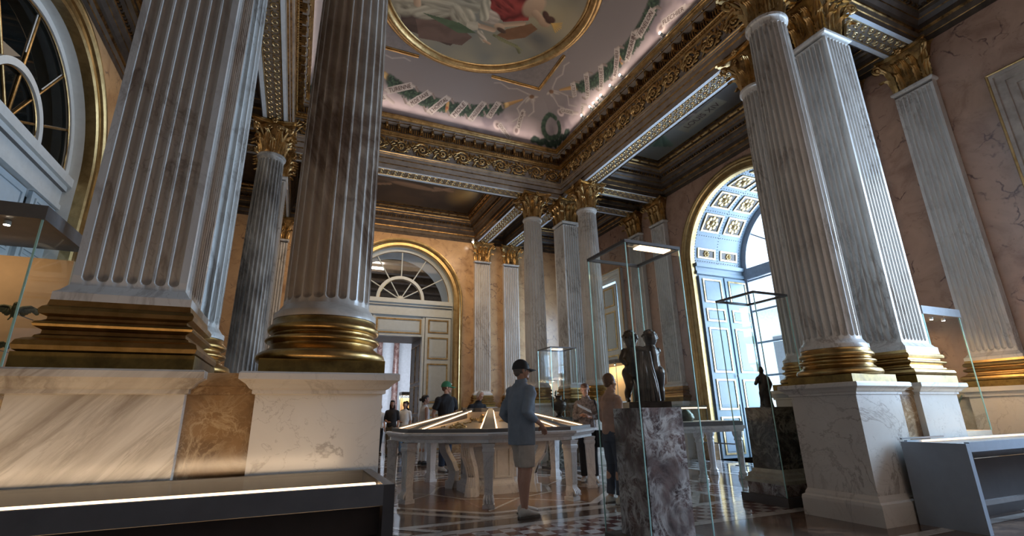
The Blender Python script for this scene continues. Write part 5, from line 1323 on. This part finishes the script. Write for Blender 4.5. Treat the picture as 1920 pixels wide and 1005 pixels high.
s.chain(c_, [((.06, .01, .37), .024), ((.09, .03, .30), .022), ((.06, .09, .33), .018), ((.04, .12, .37), .02)]); s.chain(c_, [((-.06, .01, .37), .024), ((-.085, 0, .29), .022), ((-.06, .04, .22), .018)])
for sx in (-1, 1): s.chain(P, [((sx*.035, 0, .18), .04), ((sx*.04, .01*sx, .09), .03), ((sx*.04, 0, .03), .022), ((sx*.042, .04, .02), .018)])
o = bpy.data.objects.new('body', skin_mesh('body', s.n, s.e, 'bronze')); COL.objects.link(o); o.parent = t
b = MB(); b.rings([[(.07*w*cos(a*pi/6), .055*w*sin(a*pi/6)-.01+.006*sin(a*2.6), z) for a in range(12)] for w, z in ((1.15, .02), (1.0, .12), (.95, .25), (.85, .36), (.5, .41))], 'bronze'); b.build('cloak', t); b = MB(); b.lathe([(.085, 0), (.085, .02), (.07, .021)], 'bronze', 20); b.build('base', t)

# ------------------------------------------------------------------ rectangular table case near the arched window
t = thing('table_case', 'rectangular marble table with low glass case on column legs by the arched window', 'showcase', (0, 0, 0))
tx0, tx1, ty0, ty1 = 5.62, 7.22, 6.5, 7.35
b = MB(); b.sqsweep((tx1-tx0)/2-.03, (ty1-ty0)/2-.03, [(-.03, .76), (0, .762), (.01, .80), (.03, .82), (.03, .86), (0, .862)], 'table_marble', ((tx0+tx1)/2, (ty0+ty1)/2)); b.build('tabletop', t)
for x in (tx0+.62, tx1-.10, tx0+.10):
    for y in (ty0+.1, ty1-.1):
        if x == tx0+.62 and y != ty0+.1: continue
        b = MB(); b.lathe([(.085, 0.004), (.085, .05), (.07, .06), (.075, .09), (.055, .12), (.05, .16), (.06, .55), (.06, .60), (.075, .62), (.065, .66), (.085, .70), (.09, .758)], 'table_marble', 8, (0, 0), False); b.build('leg', t, (x, y, 0))
b = MB(); b.box(tx0+.02, tx1-.02, ty0+.02, ty1-.02, .863, .93, 'case_grey_dark'); b.build('case_base', t); b = MB(); b.box(tx0+.05, tx1-.05, ty0+.05, ty1-.05, .931, .94, 'case_lining_light'); b.build('lining', t)
glassbox('glass', t, tx0+.03, tx1-.03, ty0+.03, ty1-.03, .931, 1.21, .006, True, em='case_dark')
b = MB(); b.box(tx0+.03, tx1-.03, ty1-.06, ty1-.035, 1.18, 1.205, 'case_dark'); b.box(tx0+.05, tx1-.05, ty1-.062, ty1-.061, 1.155, 1.175, 'led_warm'); b.build('light_strip', t)
for i, x in enumerate((5.95, 6.25)):
    b = MB(); b.rings([[((r*(1+.2*sin(a*3)))*cos(a*pi/5), r*.8*sin(a*pi/5), z) for a in range(10)] for r, z in ((.10, 0), (.13, .05), (.11, .12), (.05, .19), (.01, .20))], 'bronze_green'); b.build('helmet', None, (x, 6.85, .942))
    o = bpy.context.scene.objects['helmet' if i == 0 else 'helmet.001']; tag(o, ('left' if i == 0 else 'right')+' of two greenish bronze helmets in the low table case by the window', 'helmet', 'bronze helmets in the table case')
# low barrier before the window
t = thing('barrier', 'low dark metal barrier in front of the arched window shutters', 'barrier', (8.75, 8.8, 0)); b = MB(); b.tube([(0, -.7, .42), (0, .45, .42)], .015, 'lead'); b.build('rail', t)
for y in (-.7, .45):
    b = MB(); b.box(-.02, .02, y-.02, y+.02, .01, .42, 'lead'); b.box(-.1, .1, y-.1, y+.1, .002, .012, 'lead'); b.build('post', t)

# ------------------------------------------------------------------ vase showcase before the far cluster
t = thing('tall_showcase', 'glass showcase with thin dark lid around the black vase, before the far column cluster', 'showcase', (0, 0, 0)); vx, vy, h = 5.28, 9.62, .31
glassbox('glass', t, vx-h, vx+h, vy-h, vy+h, .05, 2.48, .004, False, em='glass_edge')
b = MB()
for (a, c, d_, e) in ((vx-h-.01, vx+h+.01, vy-h-.01, vy-h+.02), (vx-h-.01, vx+h+.01, vy+h-.02, vy+h+.01), (vx-h-.01, vx-h+.02, vy-h+.02, vy+h-.02), (vx+h-.02, vx+h+.01, vy-h+.02, vy+h-.02)): b.box(a, c, d_, e, 2.48, 2.505, 'case_dark')
b.build('top_frame', t); b = MB(); b.box(vx-h, vx+h, vy-h, vy+h, .003, .05, 'case_dark'); b.build('base', t); b = MB(); b.box(vx-.1, vx+.12, vy-.06, vy+.06, 2.486, 2.495, 'led_warm'); b.build('lamp', t)
t = thing('stone_pedestal', 'plain dark stone pedestal carrying the black vase behind the octagonal table', 'pedestal', (vx, vy, .051)); b = MB(); b.sqsweep(.2, .2, [(.03, 0), (.03, .1), (0, .12), (0, .99)], 'dark_marble'); b.build('block', t)
t = thing('vase', 'black bronze two-handled vase with small figure on its rim, inside a glass showcase', 'vase', (vx, vy, 1.042))
b = MB(); b.lathe([(.08, 0), (.08, .02), (.04, .04), (.05, .07), (.13, .15), (.17, .24), (.165, .30), (.10, .335), (.07, .36), (.07, .42), (.09, .44), (.07, .445)], 'bronze', 28); b.build('body', t)
for sx in (-1, 1):
    b = MB(); b.tube([(sx*.15, 0, .29), (sx*.20, 0, .34), (sx*.17, 0, .38), (sx*.13, 0, .33)], .013, 'bronze'); b.build('handle', t)
b = MB(); b.tube([(-.08, 0, .44), (-.07, 0, .50), (-.05, .01, .55)], [.02, .025, .012], 'bronze_green'); b.build('figure', t)

# ------------------------------------------------------------------ bronze figurines and wall showcases
def figurine(name, label, cat, loc, rz=0, k=1.0, group=None, mat_='bronze_green', pose=0):
    t = thing(name, label, cat, loc, rz, group); s = Skel(); P = s.add((0, 0, .13*k), .022*k); c_ = s.chain(P, [((0, 0, .18*k), .026*k), ((0, 0, .21*k), .022*k)]); s.chain(c_, [((0, .004*k, .232*k), .010*k), ((0, .008*k, .252*k), .018*k), ((0, .006*k, .268*k), .012*k)])
    u = .06 if pose else -.05
    s.chain(c_, [((.035*k, 0, .205*k), .011*k), ((.065*k, .01*k, (.205+u)*k), .009*k), ((.075*k, .03*k, (.205+u*1.6)*k), .008*k)]); s.chain(c_, [((-.035*k, 0, .205*k), .011*k), ((-.055*k, .0, .165*k), .009*k), ((-.045*k, .03*k, .15*k), .008*k)])
    for sx in (-1, 1): s.chain(P, [((sx*.017*k, .012*k*sx, .085*k), .016*k), ((sx*.02*k, 0, .03*k), .011*k), ((sx*.022*k, .018*k, .018*k), .008*k)])
    o = bpy.data.objects.new('body', skin_mesh('body', s.n, s.e, mat_, 1)); COL.objects.link(o); o.parent = t
    b = MB(); b.lathe([(.035*k, 0), (.035*k, .014*k), (.028*k, .016*k)], mat_, 14); b.build('base', t); return t
def showcase(name, label, x0, x1, y0, y1, z0, z1, glow, back='y', base='case_lining_light', lid='case_grey_dark', base_z=0, pw=6):
    t = thing(name, label, 'showcase', (0, 0, 0)); b = MB(); b.box(x0, x1, y0, y1, base_z+.003, z0, base); b.build('cabinet', t)
    glassbox('glass', t, x0, x1, y0, y1, z0+.001, z1, .006, False)
    b = MB(); b.box(x0-.02, x1+.02, y0-.02, y1+.02, z1+.001, z1+.11, lid); b.build('lid', t); b = MB()
    if back == 'y': b.box(x0+.03, x1-.03, y1-.04, y1-.01, z0, z1-.1, 'case_lining')
    else: b.box(x1-.04, x1-.01, y0+.03, y1-.03, z0, z1-.01, 'case_lining')
    b.build('back_panel', t); b = MB(); n = 3
    for i in range(n):
        p = (x0+(i+.5)*(x1-x0)/n, y0+.12*(1 if back == 'y' else 0)+(0 if back == 'y' else (i+.5)*(y1-y0)/n)) if back == 'y' else (x0+.12, y0+(i+.5)*(y1-y0)/n)
        b.lathe([(.022, z1-.03), (.022, z1)], 'frame_white', 12, p); b.lathe([(.0, z1-.034), (.018, z1-.033), (.018, z1-.031)], 'led_spot', 12, p)
    b.build('spotlight', t)
    area(name+'_light', ((x0+x1)/2, (y0+y1)/2, z1-.05), (.0 if back == 'y' else .5, .5 if back == 'y' else 0, -1), max(.2, (x1-x0)*.8), max(.2, (y1-y0)*.7), glow, WARM); return t
# left: behind the left pier
showcase('wall_showcase', 'glass showcase with grey canopy and tan lining at the left edge, behind the left pier', -3.35, -1.875, 4.5, 5.30, .9, 2.56, 2.8)
def bird(name, label, loc, k=1):
    t = thing(name, label, 'figurine', loc, 0); s = Skel(); P = s.add((0, 0, .07*k), .028*k); s.chain(P, [((0, -.02*k, .10*k), .02*k), ((.005*k, -.03*k, .13*k), .016*k), ((.012*k, -.05*k, .128*k), .006*k)]); s.chain(P, [((-.01*k, .03*k, .04*k), .014*k), ((-.015*k, .06*k, .03*k), .008*k)])
    for sx in (-1, 1): s.chain(P, [((sx*.04*k, 0, .11*k), .012*k), ((sx*.08*k, .005*k, .115*k), .014*k), ((sx*.13*k, .01*k, .095*k), .008*k)]); s.chain(P, [((sx*.015*k, -.01*k, .03*k), .007*k), ((sx*.02*k, -.025*k, .005*k), .006*k)])
    o = bpy.data.objects.new('body', skin_mesh('body', s.n, s.e, 'bronze_green', 1)); COL.objects.link(o); o.parent = t; b = MB()
    for sx in (-1, 1):
        for q in range(6): b.ell((sx*(.045+.016*q)*k, .0, (.10-.012*abs(q-3))*k), (sx*.022*k, 0, -.006*k), (0, .004*k, 0), (.004*k, 0, -.026*k), 'bronze_green', 6, 4)
    b.build('wing', t); b = MB(); b.tube([(0, 0, .06*k), (0, .30, .06*k)], .004, 'lead'); b.build('mount', t); return t
bird('bronze_eagle', 'small bronze eagle with spread wings mounted in the left showcase', (-2.07, 4.95, 1.86), 1.0)
bird('bronze_eagle', 'lower bronze bird figure mounted beneath the eagle in the left showcase', (-2.16, 4.95, 1.60), .8)
# right wall, behind the desk showcase
showcase('wall_showcase', 'glass wall showcase with bronze figurines between the near right pier and the right wall pilaster', 7.50, 8.36, 3.62, 4.2, .80, 2.28, 20)
for i, (x, z, l, r) in enumerate(((7.72, 1.62, 'bronze figurine on the upper glass shelf of the right showcase', 0), (7.86, 1.30, 'bronze figurine on the middle glass shelf of the right showcase', 1), (8.02, .83, 'larger dancing bronze figurine standing on the floor of the right showcase', 1), (7.86, .83, 'bronze figurine beside the dancing one in the right showcase', 0))):
    figurine('bronze_figurine', l, 'figurine', (x, 3.80, z), 2.6+i, 1.0 if z > 1 else 1.35, 'bronze figurines in the right showcase', pose=r)
for z, l in ((1.61, 'upper glass shelf in the right wall showcase'), (1.29, 'lower glass shelf in the right wall showcase')):
    b = MB(); b.box(7.6, 8.16, 3.70, 3.92, z-.006, z, 'glass_case'); tag(b.build('glass_shelf'), l, 'shelf', 'glass shelves in the right showcase')
# far right corner, under the corner window
showcase('wall_showcase', 'warmly lit showcase with grey canopy under the far corner window, behind the bronze group', 8.5, 9.05, 11.95, 13.3, 1.0, 2.5, 12, 'x')
for i in range(5): figurine('bronze_figurine', ['first', 'second', 'third', 'fourth', 'fifth'][i]+' from the left of the tiny figurines in the far corner showcase', 'figurine', (8.75, 13.1-.2*i, 1.003), i, .8, 'figurines in the far corner showcase')
# against the back wall between the far columns
showcase('wall_showcase', 'small warm lit showcase on the back wall between the far columns', 6.72+.62, 8.1, 14.75, 15.2, 1.0, 2.2, 9)
# next room vitrine
showcase('glass_cabinet', 'small glass cabinet in the next room seen through the doorway', 3.7, 4.2, 18.9, 19.4, .9, 1.9, 6)
# corner spot
t = thing('ceiling_spotlight', 'small bright spotlight under the back aisle cornice above the first pilaster', 'spotlight', (5.25, 15.35, 7.0)); b = MB(); b.lathe([(.04, .02), (.04, .10), (.02, .12)], 'frame_white', 12); b.build('housing', t); b = MB(); b.ell((0, 0, .0), (.035, 0, 0), (0, .035, 0), (0, 0, .035), 'led_spot', 10, 6); b.build('bulb', t)
# ------------------------------------------------------------------ people
plain('skin', (.48, .27, .19), .5, var=.06); plain('skin_dark', (.30, .165, .115), .5, var=.06)
plain('cap_black', (.02, .02, .024), .7); plain('cap_green', (.02, .14, .07), .7); plain('cap_logo', (.7, .7, .7), .7)
plain('linen_blue', (.21, .25, .30), .85, var=.12, bmp=.3, bscale=160); plain('shorts_cream', (.50, .44, .37), .8, bmp=.2, bscale=120)
plain('black_cloth', (.016, .016, .02), .85); plain('jeans', (.03, .045, .08), .85); plain('jeans_light', (.13, .22, .34), .85); plain('white_cloth', (.62, .62, .62), .8)
plain('shoe_white', (.58, .56, .52), .6); plain('shoe_dark', (.03, .03, .03), .6); plain('sole', (.14, .13, .12), .7)
plain('hair_brown', (.10, .045, .025), .6, var=.3, nscale=40); plain('hair_dark', (.018, .014, .012), .55); plain('hair_white', (.60, .58, .55), .7, var=.2, nscale=60); plain('hair_grey', (.16, .13, .11), .7)
plain('blouse', (.27, .23, .22), .8, var=.6, nscale=26); plain('pink_top', (.42, .25, .19), .8, var=.2); plain('paper', (.7, .7, .68), .7); plain('khaki', (.11, .09, .06), .8); plain('eye', (.01, .01, .01), .2)
def limb(b, pts, mat_, n=14, wr=0):
    # lofted sleeve or trouser leg: pts = (pos, radius)
    P = [Vector(p) for p, r in pts]; Rr = [r for p, r in pts]; Q = []; R2 = []
    for i in range(len(P)-1):
        for k in range(4):
            t = k/4; Q.append(P[i].lerp(P[i+1], t)); R2.append(Rr[i]*(1-t)+Rr[i+1]*t)
    Q.append(P[-1]); R2.append(Rr[-1]); rs = []
    for i, p in enumerate(Q):
        t = (Q[min(i+1, len(Q)-1)]-Q[max(i-1, 0)]).normalized(); u = Vector((0, 1, 0)) if abs(t.y) < .9 else Vector((1, 0, 0)); a = t.cross(u).normalized(); c = a.cross(t)
        rs.append([p+(a*cos(2*pi*j/n)+c*sin(2*pi*j/n))*R2[i]*(1+wr*sin(3*2*pi*j/n+i*1.3)+wr*.6*sin(i*2.1)) for j in range(n)])
    b.rings(rs, mat_, True, True)
def torso(b, rs, mat_, n=22, wr=.0):
    R_ = []
    for i, (z, cy_, rx, ry) in enumerate(rs):
        R_.append([(rx*cos(2*pi*j/n)*(1+wr*sin(5*2*pi*j/n+i)), cy_+ry*sin(2*pi*j/n)*(1+wr*sin(4*2*pi*j/n+i*1.7)), z) for j in range(n)])
    b.rings(R_, mat_, True, True)
def person(label, loc, rz, Ht, skin, arms, top, bottom, shoes, head_turn=0, hair=('short', 'hair_dark'), cap=None, fem=False, bottom_len=.1, sleeve=1.0, top_hem=.88, stance=(0, 0), lean=0, build=1.0, group=None, detail=True, tilt=0, loose=1.0):
    K = Ht/1.75; t = thing('person', label, 'person', loc, rz, group); s = Skel(); sh = .185*build if not fem else .16*build
    LN = lambda p: Vector((p[0], p[1]+(max(0, p[2]-.95))*sin(lean), .95+(p[2]-.95)*cos(lean) if p[2] > .95 else p[2]))*K
    def A(p, r, par=None): return s.add(LN(p), tuple(q*K for q in r) if isinstance(r, tuple) else r*K, par)
    P = A((0, 0, .95), .11*build); a = A((0, .0, 1.08), .10*build, P); c_ = A((0, .0, 1.25), .105*build, a); n_ = A((0, -.01, 1.40), .075, c_); nk = A((0, .0, 1.47), .048, n_); n2 = A((0, .012, 1.52), .046, nk)
    HP0 = Vector((0, .02, 1.60)); ct, st_ = cos(head_turn), sin(head_turn)
    def HD(x, y, z): # head local -> body
        y, z = y*cos(tilt)+z*sin(tilt), z*cos(tilt)-y*sin(tilt)
        return (HP0.x+x*ct-y*st_, HP0.y+x*st_+y*ct, HP0.z+z)
    A(HD(0, -.02, -.03), .052, n2)
    EX = []
    for (x, y, z), rx, ry, rz_ in (((0, -.015, .052), .075, .094, .091), ((0, .030, -.002), .059, .062, .082), ((0, .042, -.055), .042, .042, .030), ((0, .078, -.078), .019, .016, .017), ((0, .100, -.002), .012, .019, .013), ((0, .088, .02), .009, .014, .028), ((0, .076, .048), .046, .016, .010), ((.034, .066, -.014), .020, .018, .022), ((-.034, .066, -.014), .020, .018, .022), ((0, .086, -.040), .022, .011, .0075), ((0, .084, -.054), .018, .010, .007), ((.078, -.006, .008), .011, .018, .030), ((-.078, -.006, .008), .011, .018, .030)):
        O_ = LN(HD(x, y, z)); EX.append((O_, LN(HD(x+rx, y, z))-O_, LN(HD(x, y+ry, z))-O_, LN(HD(x, y, z+rz_))-O_))
    LEG = []
    for sx, fwd in ((1, stance[0]), (-1, stance[1])):
        kn = (sx*.095, .02+fwd*.55, .49); an = (sx*.10, -.02+fwd, .085)
        hp = A((sx*.088, 0, .90), .090*build, P); A((sx*.092, .01+fwd*.3, .70), .072*build, hp); q = len(s.n)-1; k1 = A(kn, .060, q); k2 = A((sx*.098, -.012+fwd*.78, .36), .055*build, k1); k3 = A(an, .036, k2); k4 = A((sx*.105, .05+fwd, .045), .034, k3); A((sx*.112, .13+fwd, .032), .028, k4); LEG.append((sx, kn, an, fwd))
    for sx, el, wr_, hd in arms:      # hd: finger direction
        s0 = A((sx*sh*.93, -.005, 1.385), .050*build, c_); e0 = A(el, .036, A(tuple(Vector((sx*sh, 0, 1.33)).lerp(Vector(el), .45)), .046*build, s0)); w0 = A(wr_, .025, A(tuple(Vector(el).lerp(Vector(wr_), .4)), .038, e0))
        d = Vector(hd).normalized(); W_ = Vector(wr_); pm = A(tuple(W_+d*.05), .028, w0); up = Vector((0, 0, 1)) if abs(d.z) < .8 else Vector((0, 1, 0)); sd = d.cross(up).normalized(); cu = sd.cross(d)*-1
        if detail:
            for q, (o, L) in enumerate(((-.027, .062), (-.009, .074), (.009, .070), (.026, .055))):
                p1 = W_+d*.085+sd*o*1.1; f1 = A(tuple(p1), .0098, pm); f2 = A(tuple(p1+d*L*.5+cu*.008), .0088, f1); A(tuple(p1+d*L*.85+cu*.03), .0078, f2)
            th = A(tuple(W_+d*.045-sd*.036+cu*.01), .012, pm); A(tuple(W_+d*.085-sd*.052+cu*.022), .010, th)
        else: A(tuple(W_+d*.12), .02, pm)
    m_ = skin_mesh('body', s.n, s.e, skin, extra=EX, voxel=.0052 if detail else .012, it=3); o = bpy.data.objects.new('body', m_); COL.objects.link(o); o.parent = t
    # top
    b = MB(); L_ = loose; wr = .02
    rs = [(top_hem, 0, .165*build*L_, .125*L_), (.95, 0, .168*build*L_, .130*L_), (1.05, 0, (.150 if fem else .165)*build*L_, .120*L_), (1.20, .005, (.155 if fem else .178)*build*L_, .125*L_), (1.32, 0, (.17 if fem else .20)*build, .118), (1.39, -.005, sh*1.04, .098), (1.435, -.005, sh*.72, .075), (1.475, -.0, .068, .062), (1.49, .0, .060, .058)]
    rs = [r for r in rs if r[0] >= top_hem]; torso(b, rs, top, wr=wr)
    for sx, el, wr_, hd in arms:
        S0 = Vector((sx*sh*.90, 0, 1.385)); E_ = Vector(el); W_ = Vector(wr_); pts = [(S0, .070*build), (Vector((sx*sh*1.02, 0, 1.33)), .068*build)]
        if sleeve > .45: pts += [(E_, .055*L_), (E_.lerp(W_, (sleeve-.45)/.55*.85+.05), .042*L_)]
        elif sleeve > 0: pts += [(Vector((sx*sh*1.02, 0, 1.33)).lerp(E_, sleeve/.45*.8), .062*build)]
        if sleeve > 0: b2 = MB(); limb(b2, pts, top, wr=.05); b.add(b2.v, b2.f, top, True)
        if sleeve > 0: b.ell((sx*sh*.92, -.005, 1.375), (.072*build, 0, 0), (0, .072, 0), (0, 0, .062), top, 14, 8)
    rr_ = random.Random(len(label))
    b.v = [tuple(LN((p[0]*(1+.012*sin(p[2]*38+p[1]*20)), p[1]+.006*sin(p[2]*26+p[0]*31), p[2]))) for p in b.v]
    m_ = fuse(b, top, .009*K if detail else .016, 3); m_.name = 'shirt'; o = bpy.data.objects.new('shirt', m_); COL.objects.link(o); o.parent = t
    b = MB()
    if sleeve > .45 and detail:
        b.rings([[LN((r*cos(2*pi*j/20), -.004+r*.95*sin(2*pi*j/20)+.01, z-.012*sin(2*pi*j/20)*-1)) for j in range(20)] for r, z in ((.066, 1.475), (.062, 1.515), (.068, 1.513), (.082, 1.47))], top, True, False); b.build('collar', t)
    # trousers, shorts
    b = MB(); torso(b, [(.80, 0, .165*build, .12), (.90, 0, .172*build, .125), (1.0, 0, .16*build, .118)], bottom)
    for sx, kn, an, fwd in LEG:
        K_ = Vector(kn); A_ = Vector(an); H_ = Vector((sx*.085, 0, .88)); pts = [(H_, .102*build), (Vector((sx*.092, .01+fwd*.3, .70)), .090*build)]
        if bottom_len > .4: pts += [(Vector((sx*.092, .01+fwd*.3, .70)).lerp(K_, (.70-bottom_len)/.21), .088*build)]
        else: pts += [(K_, .070), (K_.lerp(A_, .5), .066), (A_+Vector((0, 0, bottom_len-.085)), .060)]
        limb(b, pts, bottom, wr=.025)
    b.v = [tuple(Vector((p[0], p[1]+.004*sin(p[2]*45+p[0]*30), p[2]))*K) for p in b.v]; nm_ = 'shorts' if bottom_len > .4 else 'trousers'; m_ = fuse(b, bottom, .010 if detail else .016, 3); m_.name = nm_; o = bpy.data.objects.new(nm_, m_); COL.objects.link(o); o.parent = t
    for sx, kn, an, fwd in LEG:
        b = MB(); x = sx*.105; y = an[1]
        R_ = lambda yy, w, z0, z1: [Vector((x+w*cos(2*pi*j/12), y+yy, z0+(z1-z0)*(.5+.5*sin(2*pi*j/12))))*K for j in range(12)]
        b.rings([R_(-.075, .02, .02, .06), R_(-.065, .038, .012, .09), R_(-.02, .044, .012, .115), R_(.03, .044, .012, .105), R_(.08, .048, .012, .078), R_(.14, .047, .012, .062), R_(.18, .034, .014, .050), R_(.195, .012, .02, .035)], shoes, True); sh_o = b.build('shoe', t)
        b = MB(); b.rings([[Vector((x+w*c, y+yy, z))*K for yy, w, c in ((-.08, .03, -1), (-.08, .03, 1), (-.0, .045, 1), (.10, .052, 1), (.19, .028, 1), (.19, .028, -1), (.10, .052, -1), (0, .045, -1))] for z in (.004, .022)], 'sole', False); b.build('sole', sh_o)
    # head gear and hair
    def HV(x, y, z): return LN(HD(x, y, z))
    def dome(rx, ry, rz_, zc, zb, mat_, yo=0, n=20):
        rs = []
        for i in range(8):
            e = i/7*pi/2; rs.append([HV(rx*cos(e)*cos(2*pi*j/n), yo+ry*cos(e)*sin(2*pi*j/n), zc+rz_*sin(e)+(zb if i == 0 else 0)) for j in range(n)])
        rs[-1] = [HV(.003*cos(2*pi*j/n), yo+.003*sin(2*pi*j/n), zc+rz_) for j in range(n)]; return rs
    kind, hm = hair
    b = MB()
    def HE(x, y, z, rx, ry, rz_, n=20, m_=12):
        O_ = HV(x, y, z); b.ell(O_, HV(x+rx, y, z)-O_, HV(x, y+ry, z)-O_, HV(x, y, z+rz_)-O_, hm, n, m_)
    if cap: HE(0, -.022, .030, .081, .090, .070)
    else: HE(0, -.024, .052, .081, .092, .096)
    HE(0, -.055, -.005, .062, .045, .055)
    if kind == 'short':
        for sx in (-1, 1): HE(sx*.068, .0, .03, .013, .03, .035, 10, 6)
    if kind == 'tied': HE(0, -.125, .02, .038, .045, .04); HE(0, .012, .10, .072, .075, .048)
    if kind == 'long':
        for sx in (-1, 1): HE(sx*.066, -.02, -.06, .026, .05, .13, 12, 8)
        HE(0, -.07, -.10, .085, .04, .16); HE(0, .01, .10, .070, .07, .045)
    b.build('hair', t)
    if cap:
        b = MB(); b.rings(dome(.090, .110, .116, .038, -.012, cap, -.010, 24), cap)
        rs = []
        for i in range(6):
            v = i/5; rs.append([HV((-.072+.144*u/8)*(1-.18*v), .078+.112*v-.04*((u/8-.5)*2)**2*(1+v*.6), .046-.022*v-.014*((u/8-.5)*2)**2) for u in range(9)])
        tpv = [p for r in rs for p in r]; b.add(tpv+[p-Vector((0, 0, .009)) for p in tpv], [(i*9+j, i*9+j+1, (i+1)*9+j+1, (i+1)*9+j) for i in range(5) for j in range(8)]+[(54+i*9+j, 54+(i+1)*9+j, 54+(i+1)*9+j+1, 54+i*9+j+1) for i in range(5) for j in range(8)]+[(45+j, 45+j+1, 99+j+1, 99+j) for j in range(8)], cap, True)
        o = b.build('cap', t, fix=False); b = MB(); b.ell(HV(.02, .092, .085), Vector((.016, 0, 0))*K, Vector((0, .005, 0))*K, Vector((0, 0, .014))*K, 'cap_logo', 8, 5); b.build('badge', o)
    if detail:
        b = MB()
        for sx in (-1, 1): b.ell(HV(sx*.030, .083, .022), Vector((.009, 0, 0))*K, Vector((0, .009, 0))*K, Vector((0, 0, .006))*K, 'eye', 8, 5)
        b.build('eyes', t)
    return t
R_ARM = lambda el, wr_, hd: (1, el, wr_, hd)
D = (0, .1, -1)
# the visitor in the middle, hand on his hip
person('man in black cap, loose grey blue shirt and cream shorts before the octagonal table', (2.50, 5.50, 0), radians(-80), 1.75, 'skin',
       [(1, (.275, -.11, 1.12), (.215, .13, .985), (-.3, .6, -.55)), (-1, (-.27, -.08, 1.10), (-.22, .12, .96), (.3, .6, -.6))], 'linen_blue', 'shorts_cream', 'shoe_white', head_turn=radians(-14), hair=('short', 'hair_grey'), cap='cap_black', bottom_len=.52, sleeve=.80, top_hem=.76, stance=(-.03, .10), build=1.08, loose=1.12)
t = person('woman in a patterned blouse and black trousers holding a white leaflet, facing the table', (4.72, 7.62, 0), radians(140), 1.62, 'skin',
       [(1, (.22, .02, 1.12), (.06, .24, 1.16), (-.6, .6, .2)), (-1, (-.22, .0, 1.12), (-.10, .22, 1.12), (.6, .5, .2))], 'blouse', 'black_cloth', 'shoe_white', hair=('tied', 'hair_brown'), fem=True, top_hem=.93, stance=(.05, -.04), tilt=.25)
b = MB(); b.tube([(-.16, .06, 1.33), (-.21, .10, 1.1), (-.22, .05, .8)], .022, 'black_cloth', 8, .5); b.box(-.30, -.16, -.10, .12, .55, .82, 'black_cloth'); b.build('shoulder_bag', None, (4.72, 7.62, 0), (0, 0, radians(140)))
tag(bpy.context.scene.objects['shoulder_bag'], 'black shoulder bag hanging at the side of the woman with the leaflet', 'bag')
b = MB(); b.rings([[(-.13, .25, 1.10), (.10, .27, 1.22), (.12, .22, 1.27), (-.11, .21, 1.15)], [(-.13, .253, 1.102), (.10, .273, 1.222), (.12, .223, 1.272), (-.11, .213, 1.152)]], 'paper', False); b.build('leaflet', None, (4.72, 7.62, 0), (0, 0, radians(140)))
tag(bpy.context.scene.objects['leaflet'], 'open white leaflet held by the woman in the patterned blouse', 'leaflet')
person('young man in a green cap, black t-shirt and dark jeans behind the octagonal table', (3.03, 10.6, 0), radians(-165), 1.84, 'skin',
       [(1, (.27, -.04, 1.10), (.26, .06, .86), (0, .2, -1)), (-1, (-.27, -.03, 1.10), (-.25, .10, .88), (0, .2, -1))], 'black_cloth', 'jeans', 'shoe_white', head_turn=radians(70), hair=('short', 'hair_brown'), cap='cap_green', sleeve=.38, top_hem=.88, stance=(.06, -.08))
person('white haired person in a black top bending over the octagonal table', (3.72, 10.75, 0), radians(195), 1.68, 'skin',
       [(1, (.24, .12, 1.15), (.16, .28, 1.0), (0, .4, -1)), (-1, (-.24, .12, 1.15), (-.16, .28, 1.0), (0, .4, -1))], 'black_cloth', 'jeans', 'shoe_dark', hair=('short', 'hair_white'), lean=.35, tilt=.4)
person('dark haired woman in white sleeveless top behind the green capped man', (2.95, 12.2, 0), radians(-80), 1.62, 'skin',
       [(1, (.21, -.03, 1.12), (.20, .05, .88), D), (-1, (-.21, -.03, 1.12), (-.20, .08, .9), D)], 'white_cloth', 'white_cloth', 'shoe_dark', head_turn=radians(-20), hair=('tied', 'hair_dark'), fem=True, sleeve=0, top_hem=.86)
person('person in a pinkish top and dark trousers seen through the tall glass showcase, looking right', (3.86, 5.62, 0), radians(-85), 1.62, 'skin',
       [(1, (.24, -.05, 1.12), (.20, .08, .90), D), (-1, (-.22, .0, 1.12), (-.18, .16, .95), (0, .5, -.8))], 'pink_top', 'jeans', 'shoe_white', hair=('short', 'hair_brown'), fem=True, sleeve=.6, top_hem=.9, bottom_len=.12)
for i, (px_, py_, rz, h_, sk, tp_, bt, hr, lab) in enumerate((
    (2.72, 15.3, 170, 1.60, 'skin_dark', 'black_cloth', 'khaki', 'long', 'woman with long dark hair, black top and khaki skirt walking in the doorway'),
    (3.22, 15.9, 160, 1.58, 'skin_dark', 'white_cloth', 'jeans_light', 'tied', 'woman in white top and light blue jeans in the doorway'),
    (2.50, 16.3, 190, 1.52, 'skin', 'white_cloth', 'black_cloth', 'short', 'small figure in a white shirt half hidden at the left edge of the doorway'),
    (3.70, 18.0, 150, 1.66, 'skin_dark', 'black_cloth', 'black_cloth', 'short', 'dark clothed visitor far inside the next room'))):
    person(lab, (px_, py_, 0), radians(rz), h_, sk, [(1, (.21, -.03, 1.12), (.12, .14, 1.05), (-.5, .5, 0)), (-1, (-.21, -.03, 1.12), (-.20, .08, .9), D)], tp_, bt, 'shoe_dark', hair=(hr, 'hair_dark'), fem=True, sleeve=.5, detail=False, stance=(.08, -.08), group='visitors in the doorway')
